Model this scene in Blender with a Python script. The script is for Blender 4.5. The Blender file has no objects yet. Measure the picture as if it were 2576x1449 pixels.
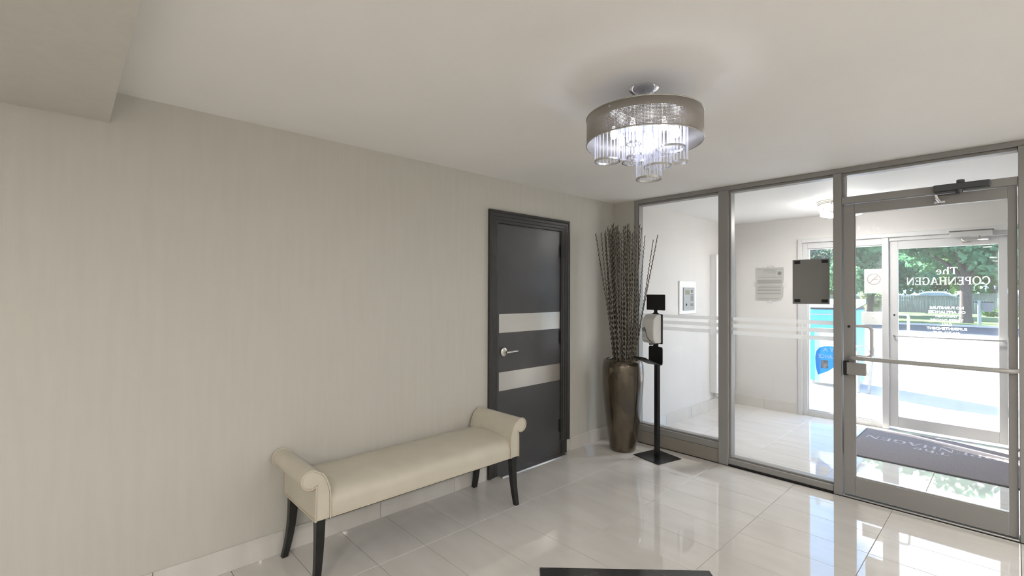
import bpy, math, random
import numpy as np
from mathutils import Vector, Matrix

random.seed(7)
rng = np.random.default_rng(7)
scene = bpy.context.scene
COL = scene.collection
PI = math.pi
R = math.radians

# ------------------------------------------------------------------ camera
cam_d = bpy.data.cameras.new('camera')
cam = bpy.data.objects.new('camera', cam_d)
COL.objects.link(cam)
cam_d.sensor_fit = 'HORIZONTAL'
cam_d.sensor_width = 36.0
cam_d.lens = 36.0 * 1189.67 / 2576.0
cam_d.clip_start = 0.05
cam_d.clip_end = 400
YAW, PITCH, ROLL = R(46.683), R(0.50), R(0.19)
fw = Vector((-math.sin(YAW) * math.cos(PITCH), math.cos(YAW) * math.cos(PITCH), math.sin(PITCH)))
rt = Vector((math.cos(YAW), math.sin(YAW), 0))
up = rt.cross(fw)
rt2 = rt * math.cos(ROLL) + up * math.sin(ROLL)
up2 = up * math.cos(ROLL) - rt * math.sin(ROLL)
m = Matrix((rt2, up2, -fw)).transposed().to_4x4()
m.translation = (2.896, -4.206, 1.5)
cam.matrix_world = m
scene.camera = cam

# ------------------------------------------------------------------ view / world / sun
scene.view_settings.view_transform = 'Standard'
scene.view_settings.look = 'None'
scene.view_settings.exposure = 0.08
scene.view_settings.gamma = 1.0
scene.view_settings.use_curve_mapping = False

SKY = 6.5
world = bpy.data.worlds.new('sky')
scene.world = world
world.use_nodes = True
nt = world.node_tree
nt.nodes.clear()
N = nt.nodes.new
out = N('ShaderNodeOutputWorld'); bg = N('ShaderNodeBackground')
tc = N('ShaderNodeTexCoord'); sep = N('ShaderNodeSeparateXYZ')
ramp = N('ShaderNodeValToRGB')
ramp.color_ramp.elements[0].position = 0.0
ramp.color_ramp.elements[0].color = (0.32, 0.57, 0.86, 1)
ramp.color_ramp.elements[1].position = 0.8
ramp.color_ramp.elements[1].color = (0.12, 0.34, 0.80, 1)
mp = N('ShaderNodeMapping'); mp.inputs['Scale'].default_value = (1.0, 1.0, 2.2)
noi = N('ShaderNodeTexNoise'); noi.inputs['Scale'].default_value = 2.3
noi.inputs['Detail'].default_value = 7; noi.inputs['Roughness'].default_value = 0.55
cr = N('ShaderNodeValToRGB')
cr.color_ramp.elements[0].position = 0.50; cr.color_ramp.elements[0].color = (0, 0, 0, 1)
cr.color_ramp.elements[1].position = 0.63; cr.color_ramp.elements[1].color = (1, 1, 1, 1)
mix = N('ShaderNodeMix'); mix.data_type = 'RGBA'
L = nt.links.new
L(tc.outputs['Generated'], sep.inputs[0]); L(sep.outputs['Z'], ramp.inputs['Fac'])
L(tc.outputs['Generated'], mp.inputs['Vector']); L(mp.outputs[0], noi.inputs['Vector'])
L(noi.outputs['Fac'], cr.inputs['Fac'])
L(cr.outputs['Color'], mix.inputs['Factor'])
L(ramp.outputs['Color'], mix.inputs['A'])
mix.inputs['B'].default_value = (1.15, 1.15, 1.13, 1)
L(mix.outputs['Result'], bg.inputs['Color'])
bg.inputs['Strength'].default_value = SKY
L(bg.outputs[0], out.inputs['Surface'])

SUN_DIR = Vector((0.93, -0.37, -0.72)).normalized()
sl = bpy.data.lights.new('sun', 'SUN')
sl.energy = 46.0; sl.angle = R(0.53); sl.color = (1.0, 0.96, 0.9)
so = bpy.data.objects.new('sun', sl); COL.objects.link(so)
so.rotation_euler = SUN_DIR.to_track_quat('-Z', 'Y').to_euler()
so.location = (0, 10, 30)

# strengths of the visible lamps and added fill downlights (used by their builders below)
FILL_DOWNLIGHT_W = 20.0
BULB_EMIT = 46.0
VEST_EMIT = 95.0

# ------------------------------------------------------------------ materials
MATS = {}
def lin(c):
    c = c / 255.0
    return c / 12.92 if c <= 0.04045 else ((c + 0.055) / 1.055) ** 2.4

def mat(name, col, rough=0.5, metal=0.0, spec=0.5, var=0.0, vscale=6.0, bump=0.0, bscale=40.0,
        stretch=None, coat=0.0, col2=None, detail=4.0, lo=0.35, hi=0.65):
    if name in MATS: return MATS[name]
    ma = bpy.data.materials.new(name); ma.use_nodes = True
    t = ma.node_tree; p = t.nodes['Principled BSDF']
    p.inputs['Base Color'].default_value = (*col, 1)
    p.inputs['Roughness'].default_value = rough
    p.inputs['Metallic'].default_value = metal
    p.inputs['Specular IOR Level'].default_value = spec
    p.inputs['Coat Weight'].default_value = coat
    p.inputs['Coat Roughness'].default_value = 0.05
    tcn = t.nodes.new('ShaderNodeTexCoord'); mpn = t.nodes.new('ShaderNodeMapping')
    if stretch: mpn.inputs['Scale'].default_value = stretch
    t.links.new(tcn.outputs['Object'], mpn.inputs['Vector'])
    if var or col2 is not None:
        n = t.nodes.new('ShaderNodeTexNoise'); n.inputs['Scale'].default_value = vscale
        n.inputs['Detail'].default_value = detail
        t.links.new(mpn.outputs[0], n.inputs['Vector'])
        r = t.nodes.new('ShaderNodeValToRGB')
        a = tuple(max(0, c * (1 - var)) for c in col)
        b = col2 if col2 is not None else tuple(min(1, c * (1 + var)) for c in col)
        if col2 is not None: a = col
        r.color_ramp.elements[0].position = lo; r.color_ramp.elements[0].color = (*a, 1)
        r.color_ramp.elements[1].position = hi; r.color_ramp.elements[1].color = (*b, 1)
        t.links.new(n.outputs['Fac'], r.inputs['Fac']); t.links.new(r.outputs['Color'], p.inputs['Base Color'])
    if bump:
        n2 = t.nodes.new('ShaderNodeTexNoise'); n2.inputs['Scale'].default_value = bscale
        n2.inputs['Detail'].default_value = 3
        t.links.new(mpn.outputs[0], n2.inputs['Vector'])
        bn = t.nodes.new('ShaderNodeBump'); bn.inputs['Strength'].default_value = bump
        bn.inputs['Distance'].default_value = 0.01
        t.links.new(n2.outputs['Fac'], bn.inputs['Height']); t.links.new(bn.outputs[0], p.inputs['Normal'])
    MATS[name] = ma
    return ma

def emit_mat(name, col, strength):
    ma = bpy.data.materials.new(name); ma.use_nodes = True
    t = ma.node_tree; p = t.nodes['Principled BSDF']
    p.inputs['Base Color'].default_value = (*col, 1)
    p.inputs['Emission Color'].default_value = (*col, 1)
    p.inputs['Emission Strength'].default_value = strength
    MATS[name] = ma
    return ma

def glass_mat(name, tint, ior=1.45, haze=0.0):
    """thin window glass: clear transmission plus a Fresnel reflection"""
    ma = bpy.data.materials.new(name); ma.use_nodes = True
    t = ma.node_tree; t.nodes.clear()
    o = t.nodes.new('ShaderNodeOutputMaterial'); fr = t.nodes.new('ShaderNodeFresnel')
    fr.inputs['IOR'].default_value = ior
    tr = t.nodes.new('ShaderNodeBsdfTransparent'); tr.inputs['Color'].default_value = (*tint, 1)
    gl = t.nodes.new('ShaderNodeBsdfGlossy'); gl.inputs['Roughness'].default_value = 0.0
    ms = t.nodes.new('ShaderNodeMixShader')
    # only the face turned to the ray reflects (the back face of the thin sheet passes everything)
    ge = t.nodes.new('ShaderNodeNewGeometry'); inv = t.nodes.new('ShaderNodeMath'); inv.operation = 'SUBTRACT'; inv.inputs[0].default_value = 1.0
    mu = t.nodes.new('ShaderNodeMath'); mu.operation = 'MULTIPLY'
    t.links.new(ge.outputs['Backfacing'], inv.inputs[1]); t.links.new(inv.outputs[0], mu.inputs[0]); t.links.new(fr.outputs[0], mu.inputs[1])
    t.links.new(mu.outputs[0], ms.inputs[0]); t.links.new(tr.outputs[0], ms.inputs[1]); t.links.new(gl.outputs[0], ms.inputs[2])
    last = ms
    if haze:
        df = t.nodes.new('ShaderNodeBsdfDiffuse'); df.inputs['Color'].default_value = (0.9, 0.92, 0.95, 1)
        m2 = t.nodes.new('ShaderNodeMixShader'); m2.inputs[0].default_value = haze
        t.links.new(ms.outputs[0], m2.inputs[1]); t.links.new(df.outputs[0], m2.inputs[2]); last = m2
    t.links.new(last.outputs[0], o.inputs[0])
    MATS[name] = ma
    return ma

def translucent_mat(name, col, opacity, trans=0.5):
    ma = bpy.data.materials.new(name); ma.use_nodes = True
    t = ma.node_tree; t.nodes.clear()
    o = t.nodes.new('ShaderNodeOutputMaterial')
    df = t.nodes.new('ShaderNodeBsdfDiffuse'); df.inputs['Color'].default_value = (*col, 1)
    tl = t.nodes.new('ShaderNodeBsdfTranslucent'); tl.inputs['Color'].default_value = (*col, 1)
    m1 = t.nodes.new('ShaderNodeMixShader'); m1.inputs[0].default_value = trans
    t.links.new(df.outputs[0], m1.inputs[1]); t.links.new(tl.outputs[0], m1.inputs[2])
    tr = t.nodes.new('ShaderNodeBsdfTransparent')
    m2 = t.nodes.new('ShaderNodeMixShader'); m2.inputs[0].default_value = opacity
    t.links.new(tr.outputs[0], m2.inputs[1]); t.links.new(m1.outputs[0], m2.inputs[2])
    t.links.new(m2.outputs[0], o.inputs[0])
    MATS[name] = ma
    return ma

M_wall = mat('wall_paint', (0.578, 0.562, 0.517), 0.55, spec=0.25, var=0.015, vscale=2, bump=0.04, bscale=9, stretch=(14, 14, 1.2))
M_vwall = mat('vestibule_paint', (0.70, 0.682, 0.662), 0.6, spec=0.25, var=0.012, vscale=2, bump=0.05, bscale=60)
M_ceil = mat('ceiling_paint', (0.85, 0.835, 0.815), 0.65, spec=0.2, var=0.015, vscale=1.5, bump=0.04, bscale=90)
M_vceil = mat('vestibule_ceiling_paint', (0.86, 0.85, 0.83), 0.7, spec=0.2, bump=0.04, bscale=90)
M_dark = mat('dark_void', (0.02, 0.02, 0.02), 0.9)
M_grout = mat('grout', (0.20, 0.19, 0.175), 0.8, bump=0.1, bscale=200)
M_bench = mat('cream_leather', (0.60, 0.560, 0.470), 0.42, spec=0.4, var=0.03, vscale=8, bump=0.06, bscale=160)
M_piping = mat('cream_piping', (0.60, 0.54, 0.43), 0.4, var=0.03)
M_blackwood = mat('black_wood', (0.012, 0.012, 0.012), 0.32, spec=0.45, var=0.3, vscale=12)
M_door = mat('charcoal_door', (0.068, 0.068, 0.070), 0.27, spec=0.6, var=0.06, vscale=3, bump=0.03, bscale=12)
M_casing = mat('charcoal_casing', (0.035, 0.035, 0.035), 0.38, spec=0.5, var=0.1, vscale=20, bump=0.12, bscale=30, stretch=(1, 1, 1))
M_steel = mat('brushed_steel', (0.72, 0.69, 0.64), 0.30, 1.0, bump=0.03, bscale=30, stretch=(1, 1, 40))
M_nickel = mat('satin_nickel', (0.70, 0.68, 0.64), 0.22, 1.0)
M_chrome = mat('chrome', (0.80, 0.80, 0.82), 0.06, 1.0)
M_hinge = mat('dark_hinge', (0.02, 0.02, 0.022), 0.4, 0.3)
M_alu = mat('threshold_aluminium', (0.62, 0.62, 0.62), 0.35, 1.0)
M_frame = mat('grey_frame_paint', (0.30, 0.295, 0.285), 0.42, spec=0.45, var=0.02, vscale=4)
M_frame2 = mat('light_frame_paint', (0.62, 0.62, 0.62), 0.45, spec=0.4, var=0.02, vscale=4)
M_panelbase = mat('taupe_base_panel', (0.29, 0.265, 0.235), 0.35, spec=0.4, var=0.05, vscale=5)
M_gasket = mat('black_gasket', (0.015, 0.015, 0.016), 0.7)
M_glass = glass_mat('clear_glass', (0.985, 0.985, 0.98))
M_glass2 = glass_mat('hazy_outer_glass', (0.965, 0.968, 0.966), haze=0.06)
M_frost = translucent_mat('frosted_film', (0.90, 0.90, 0.89), 0.82, 0.55)
M_white = mat('white_vinyl', (0.86, 0.86, 0.86), 0.5)
M_letter = translucent_mat('white_lettering', (0.95, 0.95, 0.95), 1.0, 0.6)
M_paper = translucent_mat('white_paper', (0.82, 0.82, 0.80), 1.0, 0.12)
M_greypaper = mat('grey_card', (0.22, 0.22, 0.215), 0.6, var=0.03, vscale=5)
M_notice = mat('notice_sheet', (0.46, 0.455, 0.43), 0.4, var=0.03, vscale=12)
M_print = mat('faint_print', (0.33, 0.325, 0.305), 0.6)
M_tape = translucent_mat('clear_tape', (0.95, 0.95, 0.95), 0.3, 0.0)
M_black = mat('black_plastic', (0.011, 0.011, 0.012), 0.42, spec=0.4, var=0.15, vscale=10)
M_blackgloss = mat('black_powder_coat', (0.010, 0.010, 0.012), 0.28, spec=0.5)
M_whiteplastic = mat('white_plastic', (0.66, 0.66, 0.65), 0.35, var=0.02)
M_greyplastic = mat('grey_plastic', (0.25, 0.25, 0.25), 0.5)
M_mat = mat('mauve_grey_mat', (0.21, 0.19, 0.19), 0.95, spec=0.1, var=0.12, vscale=120, bump=0.3, bscale=300)
M_matprint = mat('mat_print', (0.46, 0.44, 0.45), 0.95, spec=0.1, var=0.1, vscale=100)
M_matedge = mat('mat_rubber_edge', (0.05, 0.05, 0.05), 0.8)
M_steelpanel = mat('intercom_steel', (0.42, 0.42, 0.41), 0.4, 0.4, var=0.03, vscale=30)
M_shade_in = mat('shade_lining', (0.55, 0.56, 0.60), 0.25, 0.6)
M_ring = mat('ring_nickel', (0.55, 0.53, 0.50), 0.22, 1.0)
M_crystal = translucent_mat('crystal', (0.86, 0.88, 1.0), 0.30, 0.6)
M_bulb = emit_mat('bulb_glow', (0.80, 0.85, 1.0), BULB_EMIT)
M_diff = emit_mat('lamp_diffuser', (1.0, 0.98, 0.95), VEST_EMIT)
M_marble = mat('black_marble', (0.035, 0.036, 0.038), 0.10, spec=0.7, col2=(0.16, 0.16, 0.165), vscale=5, detail=8, lo=0.5, hi=0.8)
M_moss = mat('dried_moss', (0.10, 0.085, 0.06), 0.95, var=0.5, vscale=30, bump=0.6, bscale=80)
M_pave = mat('concrete_pavement', (0.30, 0.295, 0.285), 0.85, var=0.06, vscale=1.2, bump=0.1, bscale=30)
M_road = mat('asphalt', (0.05, 0.052, 0.060), 0.85, var=0.1, vscale=3, bump=0.2, bscale=40)
M_kerb = mat('kerb_concrete', (0.42, 0.41, 0.39), 0.85, var=0.06)
M_lawn = mat('lawn', (0.030, 0.085, 0.015), 0.95, col2=(0.09, 0.16, 0.04), vscale=1.3, bump=0.5, bscale=20)
M_fence = mat('weathered_fence', (0.20, 0.187, 0.176), 0.85, col2=(0.30, 0.28, 0.265), vscale=4, stretch=(6, 6, 0.5))
M_bark = mat('bark', (0.095, 0.08, 0.075), 0.9, var=0.35, vscale=12, bump=0.6, bscale=20, stretch=(3, 3, 0.6))
M_bluebox = mat('blue_enamel', (0.035, 0.36, 0.70), 0.4, var=0.04, vscale=3)
M_bluelid = mat('pale_blue_lid', (0.35, 0.50, 0.66), 0.35, var=0.04, vscale=3)
M_blueshield = translucent_mat('blue_shield_print', (0.05, 0.42, 0.78), 0.92, 0.55)
M_film = translucent_mat('pale_sticker_film', (0.62, 0.76, 0.82), 0.5, 0.6)
M_palemetal = mat('pale_metal', (0.30, 0.33, 0.34), 0.5, 0.1)
M_brick = mat('facade', (0.35, 0.30, 0.26), 0.85, var=0.1, vscale=8)
M_car = mat('silver_car_paint', (0.70, 0.76, 0.86), 0.3, 0.0, var=0.02)
M_carglass = mat('car_glass', (0.22, 0.28, 0.36), 0.1)
M_tyre = mat('tyre', (0.02, 0.02, 0.02), 0.8)
M_noprint = mat('sign_print', (0.50, 0.42, 0.40), 0.6)

# bronze vase
def bronze():
    ma = bpy.data.materials.new('bronze_glaze'); ma.use_nodes = True
    t = ma.node_tree; p = t.nodes['Principled BSDF']
    p.inputs['Metallic'].default_value = 0.6
    p.inputs['Roughness'].default_value = 0.2
    p.inputs['Coat Weight'].default_value = 0.6
    p.inputs['Coat Roughness'].default_value = 0.08
    tcn = t.nodes.new('ShaderNodeTexCoord')
    mpn = t.nodes.new('ShaderNodeMapping'); mpn.inputs['Scale'].default_value = (3, 3, 1.2)
    n = t.nodes.new('ShaderNodeTexNoise'); n.inputs['Scale'].default_value = 2.5; n.inputs['Detail'].default_value = 6
    r = t.nodes.new('ShaderNodeValToRGB')
    r.color_ramp.elements[0].position = 0.35; r.color_ramp.elements[0].color = (0.055, 0.046, 0.035, 1)
    r.color_ramp.elements[1].position = 0.70; r.color_ramp.elements[1].color = (0.15, 0.118, 0.080, 1)
    t.links.new(tcn.outputs['Object'], mpn.inputs[0]); t.links.new(mpn.outputs[0], n.inputs['Vector'])
    t.links.new(n.outputs['Fac'], r.inputs['Fac']); t.links.new(r.outputs[0], p.inputs['Base Color'])
    b = t.nodes.new('ShaderNodeBump'); b.inputs['Strength'].default_value = 0.15; b.inputs['Distance'].default_value = 0.01
    t.links.new(n.outputs['Fac'], b.inputs['Height']); t.links.new(b.outputs[0], p.inputs['Normal'])
    return ma
M_bronze = bronze()

# polished porcelain: each tile its own tone from Object Info
def tile_mat():
    ma = bpy.data.materials.new('polished_porcelain'); ma.use_nodes = True
    t = ma.node_tree; p = t.nodes['Principled BSDF']
    p.inputs['Roughness'].default_value = 0.022
    p.inputs['Specular IOR Level'].default_value = 0.62
    g = t.nodes.new('ShaderNodeNewGeometry')
    mpn = t.nodes.new('ShaderNodeMapping'); mpn.inputs['Rotation'].default_value = (0, 0, 0.25); mpn.inputs['Scale'].default_value = (1.0, 3.5, 1.0)
    oi = t.nodes.new('ShaderNodeObjectInfo')
    ad = t.nodes.new('ShaderNodeVectorMath'); ad.operation = 'ADD'
    ml = t.nodes.new('ShaderNodeVectorMath'); ml.operation = 'SCALE'; ml.inputs['Scale'].default_value = 9.0
    cb = t.nodes.new('ShaderNodeCombineXYZ')
    t.links.new(oi.outputs['Random'], cb.inputs[0]); t.links.new(oi.outputs['Random'], cb.inputs[1])
    t.links.new(cb.outputs[0], ml.inputs[0])
    t.links.new(g.outputs['Position'], ad.inputs[0]); t.links.new(ml.outputs[0], ad.inputs[1])
    t.links.new(ad.outputs[0], mpn.inputs[0])
    n = t.nodes.new('ShaderNodeTexNoise'); n.inputs['Scale'].default_value = 2.2; n.inputs['Detail'].default_value = 6
    t.links.new(mpn.outputs[0], n.inputs['Vector'])
    r = t.nodes.new('ShaderNodeValToRGB')
    r.color_ramp.elements[0].position = 0.32; r.color_ramp.elements[0].color = (0.63, 0.606, 0.570, 1)
    r.color_ramp.elements[1].position = 0.66; r.color_ramp.elements[1].color = (0.685, 0.665, 0.635, 1)
    t.links.new(n.outputs['Fac'], r.inputs['Fac']); t.links.new(r.outputs[0], p.inputs['Base Color'])
    return ma
M_tile = tile_mat()

# perforated shade metal (tiny square holes)
def shade_mat():
    ma = bpy.data.materials.new('perforated_shade'); ma.use_nodes = True
    t = ma.node_tree; p = t.nodes['Principled BSDF']
    p.inputs['Base Color'].default_value = (0.40, 0.375, 0.345, 1); p.inputs['Roughness'].default_value = 0.45
    p.inputs['Metallic'].default_value = 0.55
    uv = t.nodes.new('ShaderNodeUVMap'); sp = t.nodes.new('ShaderNodeSeparateXYZ')
    t.links.new(uv.outputs[0], sp.inputs[0])
    def cell(sock, k):
        a = t.nodes.new('ShaderNodeMath'); a.operation = 'MULTIPLY'; a.inputs[1].default_value = k
        b = t.nodes.new('ShaderNodeMath'); b.operation = 'FRACT'
        c = t.nodes.new('ShaderNodeMath'); c.operation = 'LESS_THAN'; c.inputs[1].default_value = 0.42
        t.links.new(sock, a.inputs[0]); t.links.new(a.outputs[0], b.inputs[0]); t.links.new(b.outputs[0], c.inputs[0])
        return c.outputs[0]
    u = cell(sp.outputs['X'], 290.0); v = cell(sp.outputs['Y'], 21.0)
    lim = t.nodes.new('ShaderNodeMath'); lim.operation = 'LESS_THAN'; lim.inputs[1].default_value = 0.72
    t.links.new(sp.outputs['Y'], lim.inputs[0])
    m1 = t.nodes.new('ShaderNodeMath'); m1.operation = 'MULTIPLY'
    m2 = t.nodes.new('ShaderNodeMath'); m2.operation = 'MULTIPLY'
    t.links.new(u, m1.inputs[0]); t.links.new(v, m1.inputs[1])
    t.links.new(m1.outputs[0], m2.inputs[0]); t.links.new(lim.outputs[0], m2.inputs[1])
    tr = t.nodes.new('ShaderNodeBsdfTransparent'); ms = t.nodes.new('ShaderNodeMixShader')
    o = t.nodes['Material Output']
    t.links.new(m2.outputs[0], ms.inputs[0]); t.links.new(p.outputs[0], ms.inputs[1]); t.links.new(tr.outputs[0], ms.inputs[2])
    t.links.new(ms.outputs[0], o.inputs[0])
    return ma
M_shade = shade_mat()

def leaf_mat(name, c1, c2, scale=0.6):
    ma = bpy.data.materials.new(name); ma.use_nodes = True
    t = ma.node_tree; t.nodes.clear()
    o = t.nodes.new('ShaderNodeOutputMaterial')
    tcn = t.nodes.new('ShaderNodeTexCoord')
    n = t.nodes.new('ShaderNodeTexNoise'); n.inputs['Scale'].default_value = scale; n.inputs['Detail'].default_value = 5
    r = t.nodes.new('ShaderNodeValToRGB')
    r.color_ramp.elements[0].position = 0.35; r.color_ramp.elements[0].color = (*c1, 1)
    r.color_ramp.elements[1].position = 0.65; r.color_ramp.elements[1].color = (*c2, 1)
    t.links.new(tcn.outputs['Object'], n.inputs['Vector']); t.links.new(n.outputs['Fac'], r.inputs['Fac'])
    df = t.nodes.new('ShaderNodeBsdfDiffuse'); tl = t.nodes.new('ShaderNodeBsdfTranslucent')
    t.links.new(r.outputs[0], df.inputs[0]); t.links.new(r.outputs[0], tl.inputs[0])
    ms = t.nodes.new('ShaderNodeMixShader'); ms.inputs[0].default_value = 0.35
    t.links.new(df.outputs[0], ms.inputs[1]); t.links.new(tl.outputs[0], ms.inputs[2])
    t.links.new(ms.outputs[0], o.inputs[0])
    MATS[name] = ma
    return ma
M_leaf = leaf_mat('maple_leaves', (0.07, 0.20, 0.11), (0.20, 0.40, 0.24))
M_leaf2 = leaf_mat('dark_leaves', (0.07, 0.11, 0.085), (0.32, 0.36, 0.32))
M_leaf3 = leaf_mat('bright_leaves', (0.06, 0.15, 0.04), (0.18, 0.27, 0.10))
M_leaf4 = leaf_mat('flowering_leaves', (0.09, 0.20, 0.05), (0.55, 0.50, 0.42), 3.0)

# twisted sticks
def stick_mat():
    ma = bpy.data.materials.new('twisted_twig'); ma.use_nodes = True
    t = ma.node_tree; p = t.nodes['Principled BSDF']
    p.inputs['Roughness'].default_value = 0.7
    uv = t.nodes.new('ShaderNodeUVMap'); sp = t.nodes.new('ShaderNodeSeparateXYZ'); t.links.new(uv.outputs[0], sp.inputs[0])
    a = t.nodes.new('ShaderNodeMath'); a.operation = 'MULTIPLY_ADD'; a.inputs[1].default_value = 26.0
    t.links.new(sp.outputs['Y'], a.inputs[0]); t.links.new(sp.outputs['X'], a.inputs[2])
    b = t.nodes.new('ShaderNodeMath'); b.operation = 'FRACT'; t.links.new(a.outputs[0], b.inputs[0])
    r = t.nodes.new('ShaderNodeValToRGB'); r.color_ramp.interpolation = 'LINEAR'
    r.color_ramp.elements[0].position = 0.55; r.color_ramp.elements[0].color = (0.022, 0.018, 0.014, 1)
    r.color_ramp.elements[1].position = 0.75; r.color_ramp.elements[1].color = (0.42, 0.38, 0.31, 1)
    t.links.new(b.outputs[0], r.inputs['Fac']); t.links.new(r.outputs[0], p.inputs['Base Color'])
    return ma
M_stick = stick_mat()

# ------------------------------------------------------------------ mesh helpers
class MB:
    def __init__(s): s.v = []; s.f = []; s.uv = None
    def add(s, vs, fs):
        k = len(s.v); s.v += [tuple(map(float, p)) for p in vs]
        s.f += [tuple(i + k for i in q) for q in fs]; return s
    def box(s, x0, x1, y0, y1, z0, z1):
        return s.add([(x0, y0, z0), (x1, y0, z0), (x1, y1, z0), (x0, y1, z0), (x0, y0, z1), (x1, y0, z1), (x1, y1, z1), (x0, y1, z1)],
                     [(0, 3, 2, 1), (4, 5, 6, 7), (0, 1, 5, 4), (1, 2, 6, 5), (2, 3, 7, 6), (3, 0, 4, 7)])
    def prism(s, poly, ax, a0, a1):
        """poly: 2D points on the two axes other than ax (in xyz order), extruded a0..a1 along ax"""
        n = len(poly)
        def P(p, a):
            l = list(p); l.insert(ax, a); return tuple(l)
        vs = [P(p, a0) for p in poly] + [P(p, a1) for p in poly]
        fs = [tuple(range(n))[::-1], tuple(range(n, 2 * n))]
        fs += [(i, (i + 1) % n, n + (i + 1) % n, n + i) for i in range(n)]
        return s.add(vs, fs)
    def tube(s, path, r, n=8, cap=True, closed=False):
        path = [Vector(p) for p in path]; m_ = len(path)
        rs = r if isinstance(r, (list, tuple)) else [r] * m_
        vs = []; ref = None
        for i, p in enumerate(path):
            if closed: t = path[(i + 1) % m_] - path[i - 1]
            else: t = path[min(i + 1, m_ - 1)] - path[max(i - 1, 0)]
            t.normalize()
            if ref is None:
                ref = Vector((0, 0, 1)) if abs(t.z) < 0.9 else Vector((1, 0, 0))
            a = (ref - t * ref.dot(t)).normalized(); b = t.cross(a); ref = a
            for k in range(n):
                th = 2 * PI * k / n
                vs.append(p + (a * math.cos(th) + b * math.sin(th)) * rs[i])
        fs = []
        for i in range(m_ if closed else m_ - 1):
            j = (i + 1) % m_
            for k in range(n):
                fs.append((i * n + k, i * n + (k + 1) % n, j * n + (k + 1) % n, j * n + k))
        if cap and not closed:
            fs.append(tuple(range(n))[::-1]); fs.append(tuple((m_ - 1) * n + k for k in range(n)))
        return s.add(vs, fs)
    def cyl(s, p0, p1, r0, r1=None, n=24):
        return s.tube([p0, p1], [r0, r0 if r1 is None else r1], n)
    def lathe(s, prof, c=(0, 0, 0), n=48, axis='z'):
        vs = []; m_ = len(prof)
        for r, z in prof:
            for k in range(n):
                th = 2 * PI * k / n
                if axis == 'z': vs.append((c[0] + r * math.cos(th), c[1] + r * math.sin(th), c[2] + z))
                elif axis == 'x': vs.append((c[0] + z, c[1] + r * math.cos(th), c[2] + r * math.sin(th)))
                else: vs.append((c[0] + r * math.cos(th), c[1] + z, c[2] + r * math.sin(th)))
        fs = []
        for i in range(m_ - 1):
            for k in range(n):
                fs.append((i * n + k, i * n + (k + 1) % n, (i + 1) * n + (k + 1) % n, (i + 1) * n + k))
        if prof[0][0] > 1e-4: fs.append(tuple(range(n))[::-1])
        if prof[-1][0] > 1e-4: fs.append(tuple((m_ - 1) * n + k for k in range(n)))
        return s.add(vs, fs)
    def mesh(s, name, off=(0, 0, 0)):
        me = bpy.data.meshes.new(name)
        o = Vector(off)
        me.from_pydata([tuple(Vector(p) - o) for p in s.v], [], s.f); me.update()
        return me

def wloc(o):
    l = Vector((0, 0, 0))
    while o is not None: l += o.location; o = o.parent
    return l

def fix_normals(me):
    import bmesh
    bm = bmesh.new(); bm.from_mesh(me); bmesh.ops.recalc_face_normals(bm, faces=bm.faces); bm.to_mesh(me); bm.free()

def obj(name, mb, ma, parent=None, bevel=0.0, smooth=None, local=False, segs=2, origin=None):
    """one mesh object; vertices are given in world space (or in the parent's space when local)"""
    if isinstance(mb, bpy.types.Mesh):
        me = mb; off = Vector((0, 0, 0)); loc = Vector((0, 0, 0))
    else:
        base = wloc(parent) if (parent is not None and not local) else Vector((0, 0, 0))
        org = Vector(origin) if origin is not None else base
        me = mb.mesh(name, org); loc = org - base
        fix_normals(me)
        me.materials.append(ma)
        if smooth:
            me.polygons.foreach_set('use_smooth', [True] * len(me.polygons))
            me.set_sharp_from_angle(angle=R(smooth))
    o = bpy.data.objects.new(name, me); COL.objects.link(o); o.location = loc
    if parent is not None: o.parent = parent
    if bevel:
        b = o.modifiers.new('bevel', 'BEVEL'); b.width = bevel; b.segments = segs; b.limit_method = 'ANGLE'; b.angle_limit = R(35)
        b.harden_normals = False
    return o

def boxo(name, b, ma, parent=None, bevel=0.0, **k):
    return obj(name, MB().box(*b), ma, parent, bevel, **k)

def tag(o, label=None, cat=None, group=None, kind=None):
    if label: o['label'] = label
    if cat: o['category'] = cat
    if group: o['group'] = group
    if kind: o['kind'] = kind
    return o

def thing(name, label, cat, loc=(0, 0, 0), rz=0, group=None, kind=None):
    o = bpy.data.objects.new(name, None); COL.objects.link(o); o.location = loc; o.rotation_euler = (0, 0, rz)
    o.empty_display_size = 0.1
    return tag(o, label, cat, group, kind)

def struct(name, loc=(0, 0, 0), label=None, cat=None):
    return thing(name, label, cat, loc, kind='structure')

def sobj(name, mb, ma, label=None, cat=None, **k):
    o = obj(name, mb, ma, None, **k); return tag(o, label, cat, None, 'structure')

# ------------------------------------------------------------------ lettering
def arc_strip(cx, cy, rx, ry, tx, ty, a0, a1, n=20):
    vs = []; fs = []
    for i in range(n + 1):
        a = a0 + (a1 - a0) * i / n
        vs.append((cx + rx * math.cos(a), cy + ry * math.sin(a)))
        vs.append((cx + (rx - tx) * math.cos(a), cy + (ry - ty) * math.sin(a)))
    for i in range(n): fs.append((2 * i, 2 * i + 2, 2 * i + 3, 2 * i + 1))
    return vs, fs

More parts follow.
